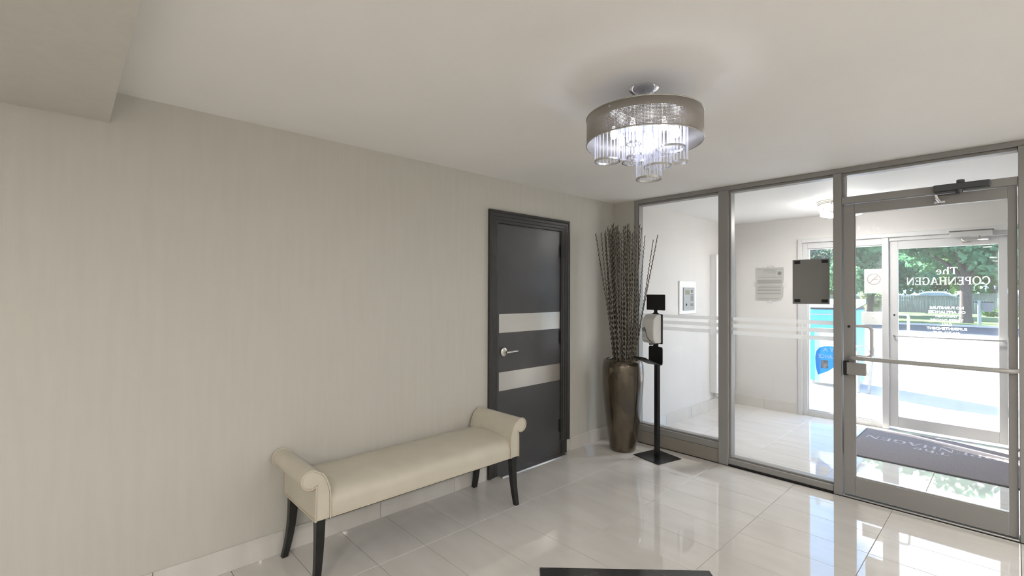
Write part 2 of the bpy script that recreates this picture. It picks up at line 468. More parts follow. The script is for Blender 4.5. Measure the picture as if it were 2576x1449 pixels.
SW, TW, SF = 0.15, 0.055, 0.07     # stem, thin stroke, serif overhang
def rect(x0, x1, y0, y1): return ([(x0, y0), (x1, y0), (x1, y1), (x0, y1)], [(0, 1, 2, 3)])
def stem(x, w=SW, y0=0.0, y1=1.0, top=True, bot=True):
    g = [rect(x, x + w, y0, y1)]
    if bot: g.append(rect(x - SF, x + w + SF, y0, y0 + 0.05))
    if top: g.append(rect(x - SF, x + w + SF, y1 - 0.05, y1))
    return g
def para(x0, x1, w, y0=0.0, y1=1.0): return ([(x0, y0), (x0 + w, y0), (x1 + w, y1), (x1, y1)], [(0, 1, 2, 3)])
def glyph(ch):
    if ch == 'T': return stem(0.33, top=False) + [rect(0.0, 0.81, 0.94, 1.0), rect(0.0, 0.05, 0.76, 1.0), rect(0.76, 0.81, 0.76, 1.0)], 0.85
    if ch == 'h': return stem(0.07, y1=1.03, top=False) + [rect(0, 0.22, 0.98, 1.03)] + [arc_strip(0.40, 0.42, 0.26, 0.27, 0.13, 0.08, 0, PI)] + stem(0.53, w=0.13, y1=0.44, top=False), 0.78
    if ch == 'e': return [arc_strip(0.32, 0.34, 0.30, 0.36, 0.13, 0.06, 0.0, PI * 1.75, 28), rect(0.06, 0.61, 0.33, 0.39)], 0.68
    if ch == 'C': return [arc_strip(0.45, 0.5, 0.44, 0.52, 0.16, 0.055, R(40), R(322), 30), rect(0.74, 0.80, 0.66, 0.98), rect(0.74, 0.80, 0.02, 0.30)], 0.88
    if ch == 'O': return [arc_strip(0.48, 0.5, 0.47, 0.52, 0.16, 0.05, 0, 2 * PI, 36)], 1.0
    if ch == 'P': return stem(0.07) + [arc_strip(0.36, 0.73, 0.33, 0.27, 0.14, 0.055, -PI / 2, PI / 2, 16), rect(0.2, 0.37, 0.945, 1.0), rect(0.2, 0.37, 0.46, 0.515)], 0.75
    if ch == 'E': return stem(0.07, top=False, bot=False) + [rect(0, 0.68, 0.945, 1.0), rect(0, 0.72, 0, 0.055), rect(0.2, 0.52, 0.475, 0.53), rect(0.63, 0.68, 0.78, 1.0), rect(0.67, 0.72, 0, 0.24), rect(0.49, 0.54, 0.38, 0.63)], 0.80
    if ch == 'N': return stem(0.07, w=TW, top=False) + [para(0.70, 0.03, 0.19), rect(-0.02, 0.2, 0.95, 1.0)] + stem(0.80, w=TW, bot=False), 1.0
    if ch == 'H': return stem(0.07) + stem(0.66) + [rect(0.2, 0.7, 0.475, 0.53)], 0.96
    if ch == 'A': return [para(0.03, 0.36, 0.065), para(0.66, 0.36, 0.17), rect(0.17, 0.70, 0.30, 0.355), rect(-0.05, 0.18, 0, 0.05), rect(0.58, 0.92, 0, 0.05)], 0.92
    if ch == 'G': return [arc_strip(0.45, 0.5, 0.44, 0.52, 0.16, 0.055, R(40), R(325), 30), rect(0.74, 0.80, 0.66, 0.98)] + [rect(0.67, 0.82, 0.0, 0.42), rect(0.58, 0.90, 0.40, 0.45)], 0.96
    return [], 0.4
def serif_polys(text, gap=0.07):
    V = []; F = []; x = 0
    for ch in text:
        g, w = glyph(ch)
        for vs, fs in g:
            k = len(V); V += [(px + x, py) for px, py in vs]; F += [tuple(i + k for i in q) for q in fs]
        x += w + gap
    return V, F, x - gap
def sans_polys(text, bold=0.0):
    cu = bpy.data.curves.new('lettering', 'FONT'); cu.body = text; cu.size = 1.0; cu.offset = bold
    cu.resolution_u = 2
    o = bpy.data.objects.new('lettering', cu); COL.objects.link(o)
    dg = bpy.context.evaluated_depsgraph_get()
    me = bpy.data.meshes.new_from_object(o.evaluated_get(dg))
    V = [(v.co.x, v.co.y) for v in me.vertices]; F = [tuple(p.vertices) for p in me.polygons]
    bpy.data.objects.remove(o); bpy.data.curves.remove(cu); bpy.data.meshes.remove(me)
    xs = [p[0] for p in V]; ys = [p[1] for p in V]
    V = [(x - min(xs), y - min(ys)) for x, y in V]
    return V, F, max(xs) - min(xs), max(ys) - min(ys)
def lettering(polys, width, height, w, h, origin, du, dv, nrm, thick=0.0015):
    """flat letters of some thickness: origin = lower-left corner, du/dv unit vectors along the text"""
    V, F = polys
    mb = MB(); origin, du, dv, nrm = map(Vector, (origin, du, dv, nrm))
    a = [origin + du * (x / width * w) + dv * (y / height * h) for x, y in V]
    mb.add([p + nrm * thick for p in a], F)
    return mb

# ================================================================== SETTING
CZ = 2.434
# ---- floor
floor = sobj('floor', MB().box(-0.2, 5.8, -8.2, 0.10, -0.12, -0.010).box(-0.2, 5.8, 0.10, 2.60, -0.12, -0.010), M_grout,
             'polished ivory porcelain tile floor with thin grey joints', 'floor')
TX, TY, G = 0.605, 0.3025, 0.0022
x_lines = [0.50 - TX, 0.50] + [0.50 + TX * i for i in range(1, 9)]
y0 = -0.2225
def tile_mesh(x0, x1, ya, yb):
    mb = MB(); e = 0.0012
    mb.add([(x0, ya, -0.0099), (x1, ya, -0.0099), (x1, yb, -0.0099), (x0, yb, -0.0099),
            (x0, ya, -e), (x1, ya, -e), (x1, yb, -e), (x0, yb, -e),
            (x0 + e, ya + e, 0), (x1 - e, ya + e, 0), (x1 - e, yb - e, 0), (x0 + e, yb - e, 0)],
           [(0, 1, 5, 4), (1, 2, 6, 5), (2, 3, 7, 6), (3, 0, 4, 7), (4, 5, 9, 8), (5, 6, 10, 9), (6, 7, 11, 10), (7, 4, 8, 11), (8, 9, 10, 11)])
    me = mb.mesh('tile'); me.materials.append(M_tile); fix_normals(me); return me
cache = {}
def put_tile(xa, xb, ya, yb, z=0.0):
    w = round(xb - xa, 4); h = round(yb - ya, 4)
    if (w, h) not in cache: cache[(w, h)] = tile_mesh(-w / 2, w / 2, -h / 2, h / 2)
    o = bpy.data.objects.new('tile', cache[(w, h)]); COL.objects.link(o); o.parent = floor
    o.location = ((xa + xb) / 2 + random.uniform(-3e-4, 3e-4), (ya + yb) / 2, z + random.uniform(-2e-4, 2e-4))
    o.rotation_euler = (random.uniform(-6e-4, 6e-4), random.uniform(-6e-4, 6e-4), 0)
# lobby tiles in view and around the camera
for i in range(len(x_lines) - 1):
    xa, xb = max(x_lines[i], 0.0), x_lines[i + 1]
    if xb > 4.2: break
    yb = -0.02
    ya = y0
    while ya > -5.0:
        put_tile(xa + G / 2, xb - G / 2, ya + G / 2, yb - G / 2)
        yb = ya; ya -= TY
# vestibule tiles
vx = [0.21, 0.62, 1.225, 1.83, 2.435, 3.04, 3.645]
vy = [0.11, 0.36, 0.6625, 0.965, 1.2675, 1.57, 1.8725, 2.175, 2.43]
for i in range(len(vx) - 1):
    for j in range(len(vy) - 1):
        put_tile(vx[i] + G / 2, vx[i + 1] - G / 2, vy[j] + G / 2, vy[j + 1] - G / 2)
# rest of the lobby floor, out of the picture
o = obj('tile_field', MB().box(0.0, 5.6, -8.0, y0 - TY * 15 - 0.001 - 0.31, -0.0099, 0.0).box(x_lines[7] if x_lines[7] > 4.1 else 4.14, 5.6, y0 - TY * 15 - 0.3, -0.02, -0.0099, 0.0), M_tile, floor)
o['kind'] = 'stuff'

# ---- walls
dy0, dy1, dz1 = -1.645, -0.825, 2.085       # door opening in the left wall
w = MB()
w.box(-0.16, 0.0, -8.0, dy0, 0.0, CZ + 0.1).box(-0.16, 0.0, dy1, 0.0, 0.0, CZ + 0.1).box(-0.16, 0.0, dy0, dy1, dz1, CZ + 0.1)
wall_left = sobj('wall_left', w, M_wall, 'long beige wall with vertical textured covering behind the bench', 'wall')
wall_front = sobj('wall_front', MB().box(-0.16, 0.245, 0.0, 0.10, 0.0, CZ + 0.1), M_wall, 'narrow beige wall return left of the glass partition', 'wall')
sobj('wall_front', MB().box(3.0, 5.76, 0.0, 0.10, 0.0, CZ + 0.1), M_wall, 'beige wall right of the glass partition', 'wall')
sobj('wall_right', MB().box(5.6, 5.76, -8.0, 0.0, 0.0, CZ + 0.1), M_wall, 'beige wall on the right side of the lobby', 'wall')
sobj('wall_back', MB().box(-0.16, 5.76, -8.16, -8.0, 0.0, CZ + 0.1), M_wall, 'beige wall at the back of the lobby', 'wall')
sobj('ceiling', MB().box(-0.16, 5.76, -8.16, 0.0, CZ, CZ + 0.16), M_ceil, 'smooth off-white lobby ceiling', 'ceiling')
sobj('ceiling', MB().box(-0.16, 5.76, -8.0, -4.066, 2.285, CZ), M_wall, 'beige dropped bulkhead below the ceiling at upper left', 'bulkhead')
# vestibule shell
sobj('wall_left', MB().box(-0.16, 0.21, 0.10, 2.52, 0.0, CZ + 0.1), M_vwall, 'pale left wall of the vestibule with the intercom', 'wall')
w = MB().box(0.21, 1.06, 2.43, 2.52, -0.1, CZ + 0.1).box(2.93, 4.4, 2.43, 2.52, -0.1, CZ + 0.1).box(1.06, 2.93, 2.43, 2.52, 2.165, CZ + 0.1)
sobj('wall_back', w, M_vwall, 'pale taupe wall around the street entrance', 'wall')
sobj('wall_right', MB().box(4.2, 4.4, 0.10, 2.43, 0.0, CZ + 0.1), M_vwall, 'pale right wall of the vestibule', 'wall')
sobj('ceiling', MB().box(-0.16, 4.4, 0.0, 2.52, CZ + 0.0005, CZ + 0.16), M_vceil, 'white vestibule ceiling', 'ceiling')
# facade above so that the sky does not shine through
sobj('wall_front', MB().box(-8.0, 12.0, 2.52, 2.55, CZ + 0.1, 7.0).box(-8, 1.06, 2.52, 2.55, -0.1, CZ + 0.1).box(2.93, 12.0, 2.52, 2.55, -0.1, CZ + 0.1).box(1.06, 2.93, 2.52, 2.55, 2.165, CZ + 0.1), M_brick, 'outer face of the building around the entrance', 'facade')

# ---- baseboards (tiles 60 cm long)
def baseboard(name, segs_, label):
    root = struct(name, label=label, cat='baseboard')
    for b in segs_:
        boxo('baseboard_tile', b, M_tile, root, 0.0015)
    return root
B = []
y = -0.004
for ya, yb in ((-0.714, -0.005),):
    B.append((0.0005, 0.0125, ya, -0.36, 0.0, 0.125)); B.append((0.0005, 0.0125, -0.358, yb, 0.0, 0.125))
ya = -1.762
for yb in (-2.072, -2.677, -3.282, -3.887, -4.492, -5.097):
    B.append((0.0005, 0.0125, yb + 0.001, ya - 0.001, 0.0, 0.125)); ya = yb
baseboard('baseboard_left', B, 'ivory tile baseboard along the beige wall')
baseboard('baseboard_front', [(0.013, 0.244, -0.0125, -0.0005, 0.0, 0.125)], 'short tile baseboard behind the vase')
baseboard('baseboard_left', [(0.2105, 0.2225, 0.112, 0.70, 0, 0.125), (0.2105, 0.2225, 0.702, 1.30, 0, 0.125), (0.2105, 0.2225, 1.302, 1.90, 0, 0.125), (0.2105, 0.2225, 1.902, 2.415, 0, 0.125)], 'tile baseboard on the left vestibule wall')
baseboard('baseboard_back', [(0.224, 0.66, 2.4175, 2.4295, 0, 0.125), (0.662, 1.058, 2.4175, 2.4295, 0, 0.125)], 'tile baseboard below the notice in the vestibule')

# ---- black door in the left wall
door2 = struct('door_2', (0, -1.235, 0), 'charcoal flush door with two brushed steel bands and lever', 'door')
boxo('leaf', (-0.052, -0.008, -1.632, -0.838, 0.012, 2.072), M_door, door2, 0.002)
boxo('steel_band', (-0.008, -0.0055, -1.615, -0.851, 1.163, 1.318), M_steel, door2)
boxo('steel_band', (-0.008, -0.0055, -1.615, -0.851, 0.684, 0.838), M_steel, door2)
boxo('door_stop', (-0.16, -0.055, -1.645, -0.825, 0.0, 2.085), M_dark, door2)
lev = obj('lever_rose', MB().lathe([(0.034, -0.006), (0.036, 0.0), (0.036, 0.012), (0.031, 0.016), (0.0, 0.0165)], (0.0, -1.572, 1.006), 32, 'x'), M_nickel, door2, smooth=40)
lm = MB().tube([(0.012, -1.572, 1.006), (0.055, -1.572, 1.006)], 0.010, 12)
lm.tube([(0.050, -1.578, 1.006), (0.058, -1.555, 1.007), (0.058, -1.52, 1.008), (0.054, -1.48, 1.008), (0.048, -1.452, 1.006)], [0.009, 0.0105, 0.010, 0.0095, 0.008], 12)
obj('lever_handle', lm, M_nickel, lev, smooth=50)
for z in (1.882, 1.084, 0.262):
    hg = obj('hinge', MB().cyl((0.004, -0.832, z - 0.062), (0.004, -0.832, z + 0.062), 0.0085, n=12), M_hinge, door2, smooth=50)
    boxo('hinge_leaf', (-0.0079, -0.0065, -0.872, -0.838, z - 0.058, z + 0.058), M_hinge, hg)
thr = MB().prism([(0.0, 0.0), (0.075, 0.0), (0.068, 0.010), (0.03, 0.014), (-0.02, 0.014), (-0.03, 0.0)], 1, -1.640, -0.832)
obj('threshold_strip', thr, M_alu, door2)

cas = struct('trim_1', (0, -1.235, 0), 'stepped charcoal casing around the black door', 'door casing')
prof = [(0.0, 0.0), (0.0, 0.024), (0.018, 0.026), (0.026, 0.019), (0.048, 0.019), (0.052, 0.014), (0.074, 0.014), (0.080, 0.009), (0.100, 0.009), (0.104, 0.0)]
yo0, yo1, zo1 = -1.742, -0.745, 2.168
# profile coordinate d runs from the outer edge inward, t is the thickness off the wall
def casing_piece(name, ends):
    mb = MB(); vs = []
    for (fy, fz) in ends:
        for d, t in prof:
            vs.append((t + 0.0006, fy(d), fz(d)))
    n = len(prof)
    fs = [(i, (i + 1) % n, n + (i + 1) % n, n + i) for i in range(n)] + [tuple(range(n)), tuple(range(n, 2 * n))]
    mb.add(vs, fs); return obj(name, mb, M_casing, cas)
casing_piece('casing_side', [(lambda d: yo0 + d, lambda d: 0.0), (lambda d: yo0 + d, lambda d: zo1 - d)])
casing_piece('casing_side', [(lambda d: yo1 - d, lambda d: 0.122), (lambda d: yo1 - d, lambda d: zo1 - d)])
casing_piece('casing_head', [(lambda d: yo0 + d, lambda d: zo1 - d), (lambda d: yo1 - d, lambda d: zo1 - d)])
boxo('plinth_block', (0.0006, 0.014, -0.845, -0.776, 0.0, 0.1219), M_casing, cas)

# ---- glass partition (window_1)
win = struct('window_1', (1.13, 0.05, 0), 'grey metal framed glass partition with frosted stripes', 'glass partition')
FD = 0.10
def member(name, b, ma=M_frame, par=win, bev=0.003): return boxo(name, b, ma, par, bev)
member('post', (0.245, 0.279, 0.0, FD, 0.0, CZ))
member('post', (1.105, 1.190, -0.012, FD, 0.0, CZ - 0.038))
member('post', (1.966, 2.018, -0.012, FD, 0.0, CZ - 0.038))
member('post', (2.918, 2.999, -0.012, FD, 0.0, CZ - 0.038))
member('head_rail', (0.279, 2.999, -0.004, FD, CZ - 0.036, CZ - 0.0005))
for xa, xb in ((0.2795, 1.1045), (1.1905, 1.9655), (2.0185, 2.9175)):
    member('head_stop', (xa, xb, 0.018, 0.095, CZ - 0.056, CZ - 0.037))
member('side_stop', (1.1905, 1.205, 0.018, 0.095, 0.076, CZ - 0.057))
member('side_stop', (0.2795, 0.292, 0.018, 0.095, 0.192, CZ - 0.057))
member('sill_rail', (0.2795, 1.1045, 0.006, FD, 0.118, 0.176))
member('sill_stop', (0.2795, 1.1045, 0.030, 0.095, 0.177, 0.191))
member('base_panel', (0.2455, 1.1045, -0.002, 0.09, 0.0, 0.117), M_panelbase)
member('sill_rail', (1.1905, 1.9655, -0.004, FD, 0.014, 0.060))
member('sill_stop', (1.1905, 1.9655, 0.022, 0.095, 0.061, 0.075))
member('floor_gasket', (1.15, 2.015, -0.008, 0.09, 0.0, 0.0135), M_gasket)
member('transom_bar', (2.0185, 2.9175, -0.004, FD, 2.164, 2.215))
member('transom_stop', (2.0185, 2.034, 0.018, 0.095, 2.216, CZ - 0.057))
GY0, GY1 = 0.056, 0.062
for nm, b in (('pane', (0.285, 1.1045, GY0, GY1, 0.185, CZ - 0.05)), ('pane', (1.198, 1.9655, GY0, GY1, 0.070, CZ - 0.05)), ('transom_pane', (2.026, 2.9175, GY0, GY1, 2.2155, CZ - 0.05))):
    boxo(nm, b, M_glass, win)
for zc in (1.272, 1.212, 1.152):
    for xa, xb in ((0.293, 1.104), (1.206, 1.965)):
        boxo('frosted_stripe', (xa, xb, GY0 - 0.0012, GY0 - 0.0004, zc - 0.0165, zc + 0.0165), M_frost, win)

# ---- inner glass door (door_1)
d1 = struct('door_1', (2.47, 0.04, 0), 'grey metal framed glass inner door with push bar', 'glass door')
Y0, Y1 = 0.012, 0.056
member('stile', (2.026, 2.092, Y0, Y1, 0.016, 2.158), par=d1)
member('stile', (2.872, 2.912, Y0, Y1, 0.016, 2.158), par=d1)
member('top_rail', (2.0925, 2.8715, Y0, Y1, 2.088, 2.158), par=d1)
member('bottom_rail', (2.0925, 2.8715, Y0, Y1, 0.016, 0.152), par=d1)
member('glazing_bead', (2.0925, 2.8715, Y0 + 0.008, Y1 - 0.01, 0.1525, 0.160), M_alu, d1, 0.001)
member('glazing_bead', (2.0925, 2.097, Y0 + 0.008, Y1 - 0.01, 0.1605, 2.087), M_frame, d1, 0.001)
boxo('pane', (2.088, 2.876, 0.031, 0.037, 0.148, 2.092), M_glass, d1)
pb = obj('push_bar', MB().tube([(2.072, 0.012, 1.030), (2.076, -0.030, 1.030), (2.10, -0.046, 1.030), (2.20, -0.048, 1.030), (2.80, -0.048, 1.030), (2.885, -0.046, 1.030), (2.905, -0.030, 1.030), (2.908, 0.012, 1.030)], 0.0145, 12), mat('bar_grey', (0.42, 0.415, 0.405), 0.35, 0.2), d1, smooth=60)
hp = [(2.058, 0.056, 1.258), (2.058, 0.095, 1.258), (2.075, 0.112, 1.258)]
hnd = [(2.058, 0.056, 1.254), (2.062, 0.110, 1.254), (2.085, 0.118, 1.254), (2.150, 0.118, 1.254), (2.168, 0.118, 1.248), (2.177, 0.118, 1.230), (2.178, 0.118, 1.14), (2.177, 0.118, 1.050), (2.168, 0.118, 1.033), (2.150, 0.118, 1.026), (2.085, 0.118, 1.026), (2.062, 0.110, 1.026), (2.058, 0.056, 1.026)]
obj('pull_handle', MB().tube(hnd, 0.011, 12), M_frame2, d1, smooth=60)
obj('bolt', MB().lathe([(0.009, 0.012), (0.009, 0.006), (0.005, 0.003), (0.0, 0.003)], (2.060, 0.0, 1.254), 16, 'y'), M_hinge, d1, smooth=40)
lb = boxo('latch_guard', (2.052, 2.168, -0.030, -0.006, 0.905, 0.994), M_frame, d1, 0.003)
boxo('latch_bracket', (2.030, 2.060, -0.026, 0.0119, 0.898, 1.002), M_hinge, lb, 0.002)
# closer on the transom bar
cl = MB().box(2.535, 2.800, -0.050, -0.0045, 2.168, 2.212)
c1 = obj('door_closer', cl, mat('closer_grey', (0.085, 0.092, 0.10), 0.4, 0.3), d1, 0.006)
obj('closer_valve', MB().cyl((2.665, -0.03, 2.212), (2.665, -0.03, 2.232), 0.020, n=20), MATS['closer_grey'], c1, 0.003)
arm = MB().tube([(2.66, -0.052, 2.168), (2.66, -0.052, 2.145)], 0.018, 16)
arm.box(2.545, 2.665, -0.064, -0.046, 2.150, 2.157)
arm.box(2.655, 2.790, -0.062, -0.048, 2.160, 2.167)
arm.tube([(2.56, -0.055, 2.140), (2.665, -0.055, 2.140)], 0.004, 8)
obj('closer_arm', arm, MATS['closer_grey'], c1)
sh_ = MB().box(2.535, 2.590, -0.006, 0.0115, 2.098, 2.112)
sh_.tube([(2.548, -0.055, 2.150), (2.552, -0.05, 2.125), (2.565, -0.012, 2.108)], [0.010, 0.011, 0.009], 10)
obj('closer_shoe', sh_, M_chrome, c1, 0.002)
thr = boxo('threshold_strip', (2.019, 2.917, -0.010, 0.095, 0.0, 0.012), M_alu, d1, 0.003)

# ---- street entrance: sidelight (window_2) and outer door (door_3)
w2 = struct('window_2', (1.5, 2.47, 0), 'light grey sidelight window beside the street door', 'sidelight')
OY0, OY1 = 2.405, 2.525
member('casing', (1.060, 1.105, 2.395, 2.545, 0.0, 2.165), M_frame2, w2)
member('casing', (1.1055, 2.925, 2.395, 2.545, 2.118, 2.165), M_frame2, w2)
member('jamb', (1.1055, 1.158, OY0 + 0.02, OY1, 0.0, 2.1175), M_frame2, w2)
member('head_rail', (1.1585, 1.8895, OY0 + 0.02, OY1, 2.046, 2.1175), M_frame2, w2)
member('sill_rail', (1.1585, 1.8895, OY0 + 0.02, OY1, 0.0, 0.066), M_frame2, w2)
member('mullion', (1.890, 1.948, OY0, OY1, 0.0, 2.1175), M_frame2, w2)
member('door_head', (1.9485, 2.8615, OY0 + 0.02, OY1, 2.078, 2.1175), M_frame2, w2)
member('jamb', (2.862, 2.925, OY0 + 0.02, OY1, 0.0, 2.1175), M_frame2, w2)
member('side_bead', (1.1585, 1.170, OY0 + 0.035, 2.49, 0.0665, 2.0455), M_frame2, w2)
member('top_bead', (1.1705, 1.8895, OY0 + 0.035, 2.49, 2.034, 2.0455), M_frame2, w2)
member('bottom_bead', (1.1705, 1.8895, OY0 + 0.035, 2.49, 0.0665, 0.078), M_frame2, w2)
boxo('pane', (1.165, 1.892, 2.470, 2.476, 0.070, 2.042), M_glass2, w2)

d3 = struct('door_3', (2.4, 2.47, 0), 'light grey framed glass street door with white reversed lettering', 'glass door')
Y0, Y1 = 2.448, 2.494
member('stile', (1.953, 2.024, Y0, Y1, 0.030, 2.074), M_frame2, d3)
member('stile', (2.796, 2.857, Y0, Y1, 0.030, 2.074), M_frame2, d3)
member('top_rail', (2.0245, 2.7955, Y0, Y1, 1.990, 2.074), M_frame2, d3)
member('bottom_rail', (2.0245, 2.7955, Y0, Y1, 0.030, 0.147), M_frame2, d3)
boxo('pane', (2.020, 2.800, 2.468, 2.474, 0.143, 1.994), M_glass2, d3)
obj('push_bar', MB().tube([(1.99, 2.448, 1.036), (1.992, 2.415, 1.036), (2.02, 2.400, 1.036), (2.78, 2.400, 1.040), (2.82, 2.404, 1.040), (2.828, 2.448, 1.040)], 0.009, 12), M_alu, d3, smooth=60)
hnd = [(1.985, 2.494, 1.268), (1.99, 2.54, 1.268), (2.01, 2.552, 1.268), (2.08, 2.552, 1.266), (2.096, 2.552, 1.255), (2.100, 2.552, 1.235), (2.100, 2.552, 1.09), (2.096, 2.552, 1.062), (2.08, 2.552, 1.055), (2.01, 2.552, 1.055), (1.99, 2.54, 1.055), (1.985, 2.494, 1.055)]
obj('pull_handle', MB().tube(hnd, 0.0125, 12), M_white, d3, smooth=60)
obj('bolt', MB().lathe([(0.009, 2.448), (0.009, 2.443), (0.005, 2.440), (0.0, 2.440)], (1.992, 0.0, 1.262), 16, 'y'), M_hinge, d3, smooth=40)
oc = boxo('door_closer', (2.452, 2.760, 2.345, 2.404, 2.076, 2.126), mat('closer_silver', (0.50, 0.50, 0.49), 0.4, 0.3), d3, 0.004)
boxo('closer_cover_top', (2.446, 2.766, 2.340, 2.4045, 2.1265, 2.136), mat('closer_top', (0.16, 0.15, 0.14), 0.5), oc, 0.002)
am = MB().cyl((2.66, 2.375, 2.076), (2.66, 2.375, 2.058), 0.014, n=16)
am.box(2.53, 2.665, 2.368, 2.382, 2.052, 2.0575)
am.tube([(2.535, 2.375, 2.053), (2.545, 2.40, 2.040), (2.57, 2.447, 2.028)], 0.006, 8)
am.box(2.54, 2.60, 2.438, 2.4475, 2.018, 2.034)
obj('closer_arm', am, M_nickel, oc)
# white lettering on the outer face of the glass, so it reads reversed from inside
LY = 2.4745
def outer_line(name, polys, w_src, h_src, xc, z0_, w_, h_):
    # reads left to right for someone outside: +u runs towards -x
    mb = lettering(polys, w_src, h_src, w_, h_, (xc + w_ / 2, LY, z0_), (-1, 0, 0), (0, 0, 1), (0, 1, 0), 0.0005)
    return obj(name, mb, M_letter, d3)
V, F, wd = serif_polys('The')
outer_line('lettering', (V, F), wd, 1.0, 2.416, 1.702, 0.170, 0.072)
V, F, wd = serif_polys('COPENHAGEN')
outer_line('lettering', (V, F), wd, 1.0, 2.414, 1.594, 0.648, 0.078)
zz = 1.352
for txt, w_ in (('NO FURNITURE', 0.262), ('OR APPLIANCES', 0.288), ('THROUGH', 0.168), ('THESE DOORS', 0.254), ('CALL', 0.086), ('SUPERINTENDENT', 0.312), ('416-712-4947', 0.208)):
    V, F, wd, hg_ = sans_polys(txt, 0.022)
    outer_line('lettering', (V, F), wd, hg_, 2.415, zz - 0.015, w_, 0.028)
    zz -= 0.0435

# ================================================================== THINGS IN THE LOBBY
# ---- bench
by0, by1 = -3.205, -1.930        # inner faces of the arms
bench = thing('bench', 'cream leather bench with rolled arms and black curved legs', 'bench', (0.25, (by0 + by1) / 2, 0))
sp = [(0.030, 0.334), (0.030, 0.448), (0.040, 0.466), (0.065, 0.476), (0.12, 0.483), (0.20, 0.487), (0.28, 0.484), (0.36, 0.475), (0.41, 0.465), (0.44, 0.452), (0.458, 0.436), (0.468, 0.415), (0.472, 0.39), (0.470, 0.334)]
seat = obj('seat', MB().prism(sp, 1, by0 - 0.002, by1 + 0.002), M_bench, bench, smooth=50)
pp = MB().tube([(0.471, by0, 0.337), (0.471, by1, 0.337)], 0.0042, 8)
obj('seat_piping', pp, M_piping, seat, smooth=60)
def arm_profile():
    p = [(0.0, 0.334), (0.0, 0.45), (0.004, 0.485), (0.014, 0.52), (0.028, 0.552), (0.044, 0.574)]
    c, r = (0.099, 0.552), 0.047
    for k in range(0, 17):
        a = R(138) - R(138 + 130) * k / 16
        p.append((c[0] + r * math.cos(a), c[1] + r * math.sin(a)))
    p += [(0.074, 0.490), (0.0745, 0.46), (0.075, 0.43), (0.075, 0.334)]
    return p
AP = arm_profile()
for s, yb in ((1, by1), (-1, by0)):
    poly = [(yb + s * d, z) for d, z in AP]
    am = MB().prism(poly, 0, 0.024, 0.476)
    arm_o = obj('arm', am, M_bench, bench, 0.006, smooth=40)
    path = [(0.4775, yb + s * d, z) for d, z in AP]
    obj('arm_piping', MB().tube(path, 0.0042, 8), M_piping, arm_o, smooth=60)
    path = [(0.0225, yb + s * d, z) for d, z in AP]
    obj('arm_piping', MB().tube(path, 0.0042, 8), M_piping, arm_o, smooth=60)
    lo = [(0.026, yb + s * 0.077, 0.337), (0.474, yb + s * 0.077, 0.337)]
    obj('arm_piping', MB().tube(lo, 0.0042, 8), M_piping, arm_o, smooth=60)
def leg(x, y, dx, dy):
    mb = MB(); n = 9; vs = []; fs = []
    for i in range(n):
        t = i / (n - 1)
        z = 0.345 * (1 - t)
        k = t ** 2.2
        hx = 0.024 - 0.008 * t; hy = 0.024 - 0.008 * t
        cx, cy = x + dx * k, y + dy * k
        vs += [(cx - hx, cy - hy, z), (cx + hx, cy - hy, z), (cx + hx, cy + hy, z), (cx - hx, cy + hy, z)]
    for i in range(n - 1):
        for k in range(4): fs.append((4 * i + k, 4 * i + (k + 1) % 4, 4 * i + 4 + (k + 1) % 4, 4 * i + 4 + k))
    fs += [(3, 2, 1, 0), tuple(4 * (n - 1) + k for k in range(4))]
    mb.add(vs, fs)
    lg = obj('leg', mb, M_blackwood, bench, 0.003, smooth=30)
    return lg
leg(0.446, -1.888, 0.036, 0.006)
leg(0.060, -1.888, -0.016, -0.020)
leg(0.446, -3.250, 0.016, -0.022)
leg(0.060, -3.250, 0.0, -0.046)
boxo('under_frame', (0.045, 0.455, by0, by1, 0.322, 0.3335), M_dark, bench)

# ---- tall vase with twisted sticks
VC = (0.322, -0.315, 0.0)
vase = thing('floor_vase', 'tall tapered bronze floor vase in the corner by the partition', 'vase', VC)
prof = [(0.0, 0.0), (0.112, 0.0), (0.118, 0.006), (0.124, 0.03), (0.140, 0.12), (0.157, 0.24), (0.174, 0.38), (0.188, 0.54), (0.195, 0.66), (0.197, 0.75), (0.193, 0.81), (0.183, 0.848), (0.172, 0.860), (0.160, 0.862), (0.152, 0.855), (0.150, 0.83), (0.150, 0.78), (0.0, 0.78)]
obj('body', MB().lathe(prof, VC, 64), M_bronze, vase, smooth=50)
ms_ = MB(); gv = []; n = 26
for i in range(7):
    for k in range(n):
        rr = 0.149 * i / 6; a = 2 * PI * k / n
        gv.append((VC[0] + rr * math.cos(a), VC[1] + rr * math.sin(a), 0.835 + 0.035 * (1 - (i / 6) ** 2) + rng.uniform(-0.012, 0.014)))
gf = [(i * n + k, i * n + (k + 1) % n, (i + 1) * n + (k + 1) % n, (i + 1) * n + k) for i in range(6) for k in range(n)]
ms_.add(gv, gf)
obj('moss', ms_, M_moss, vase)
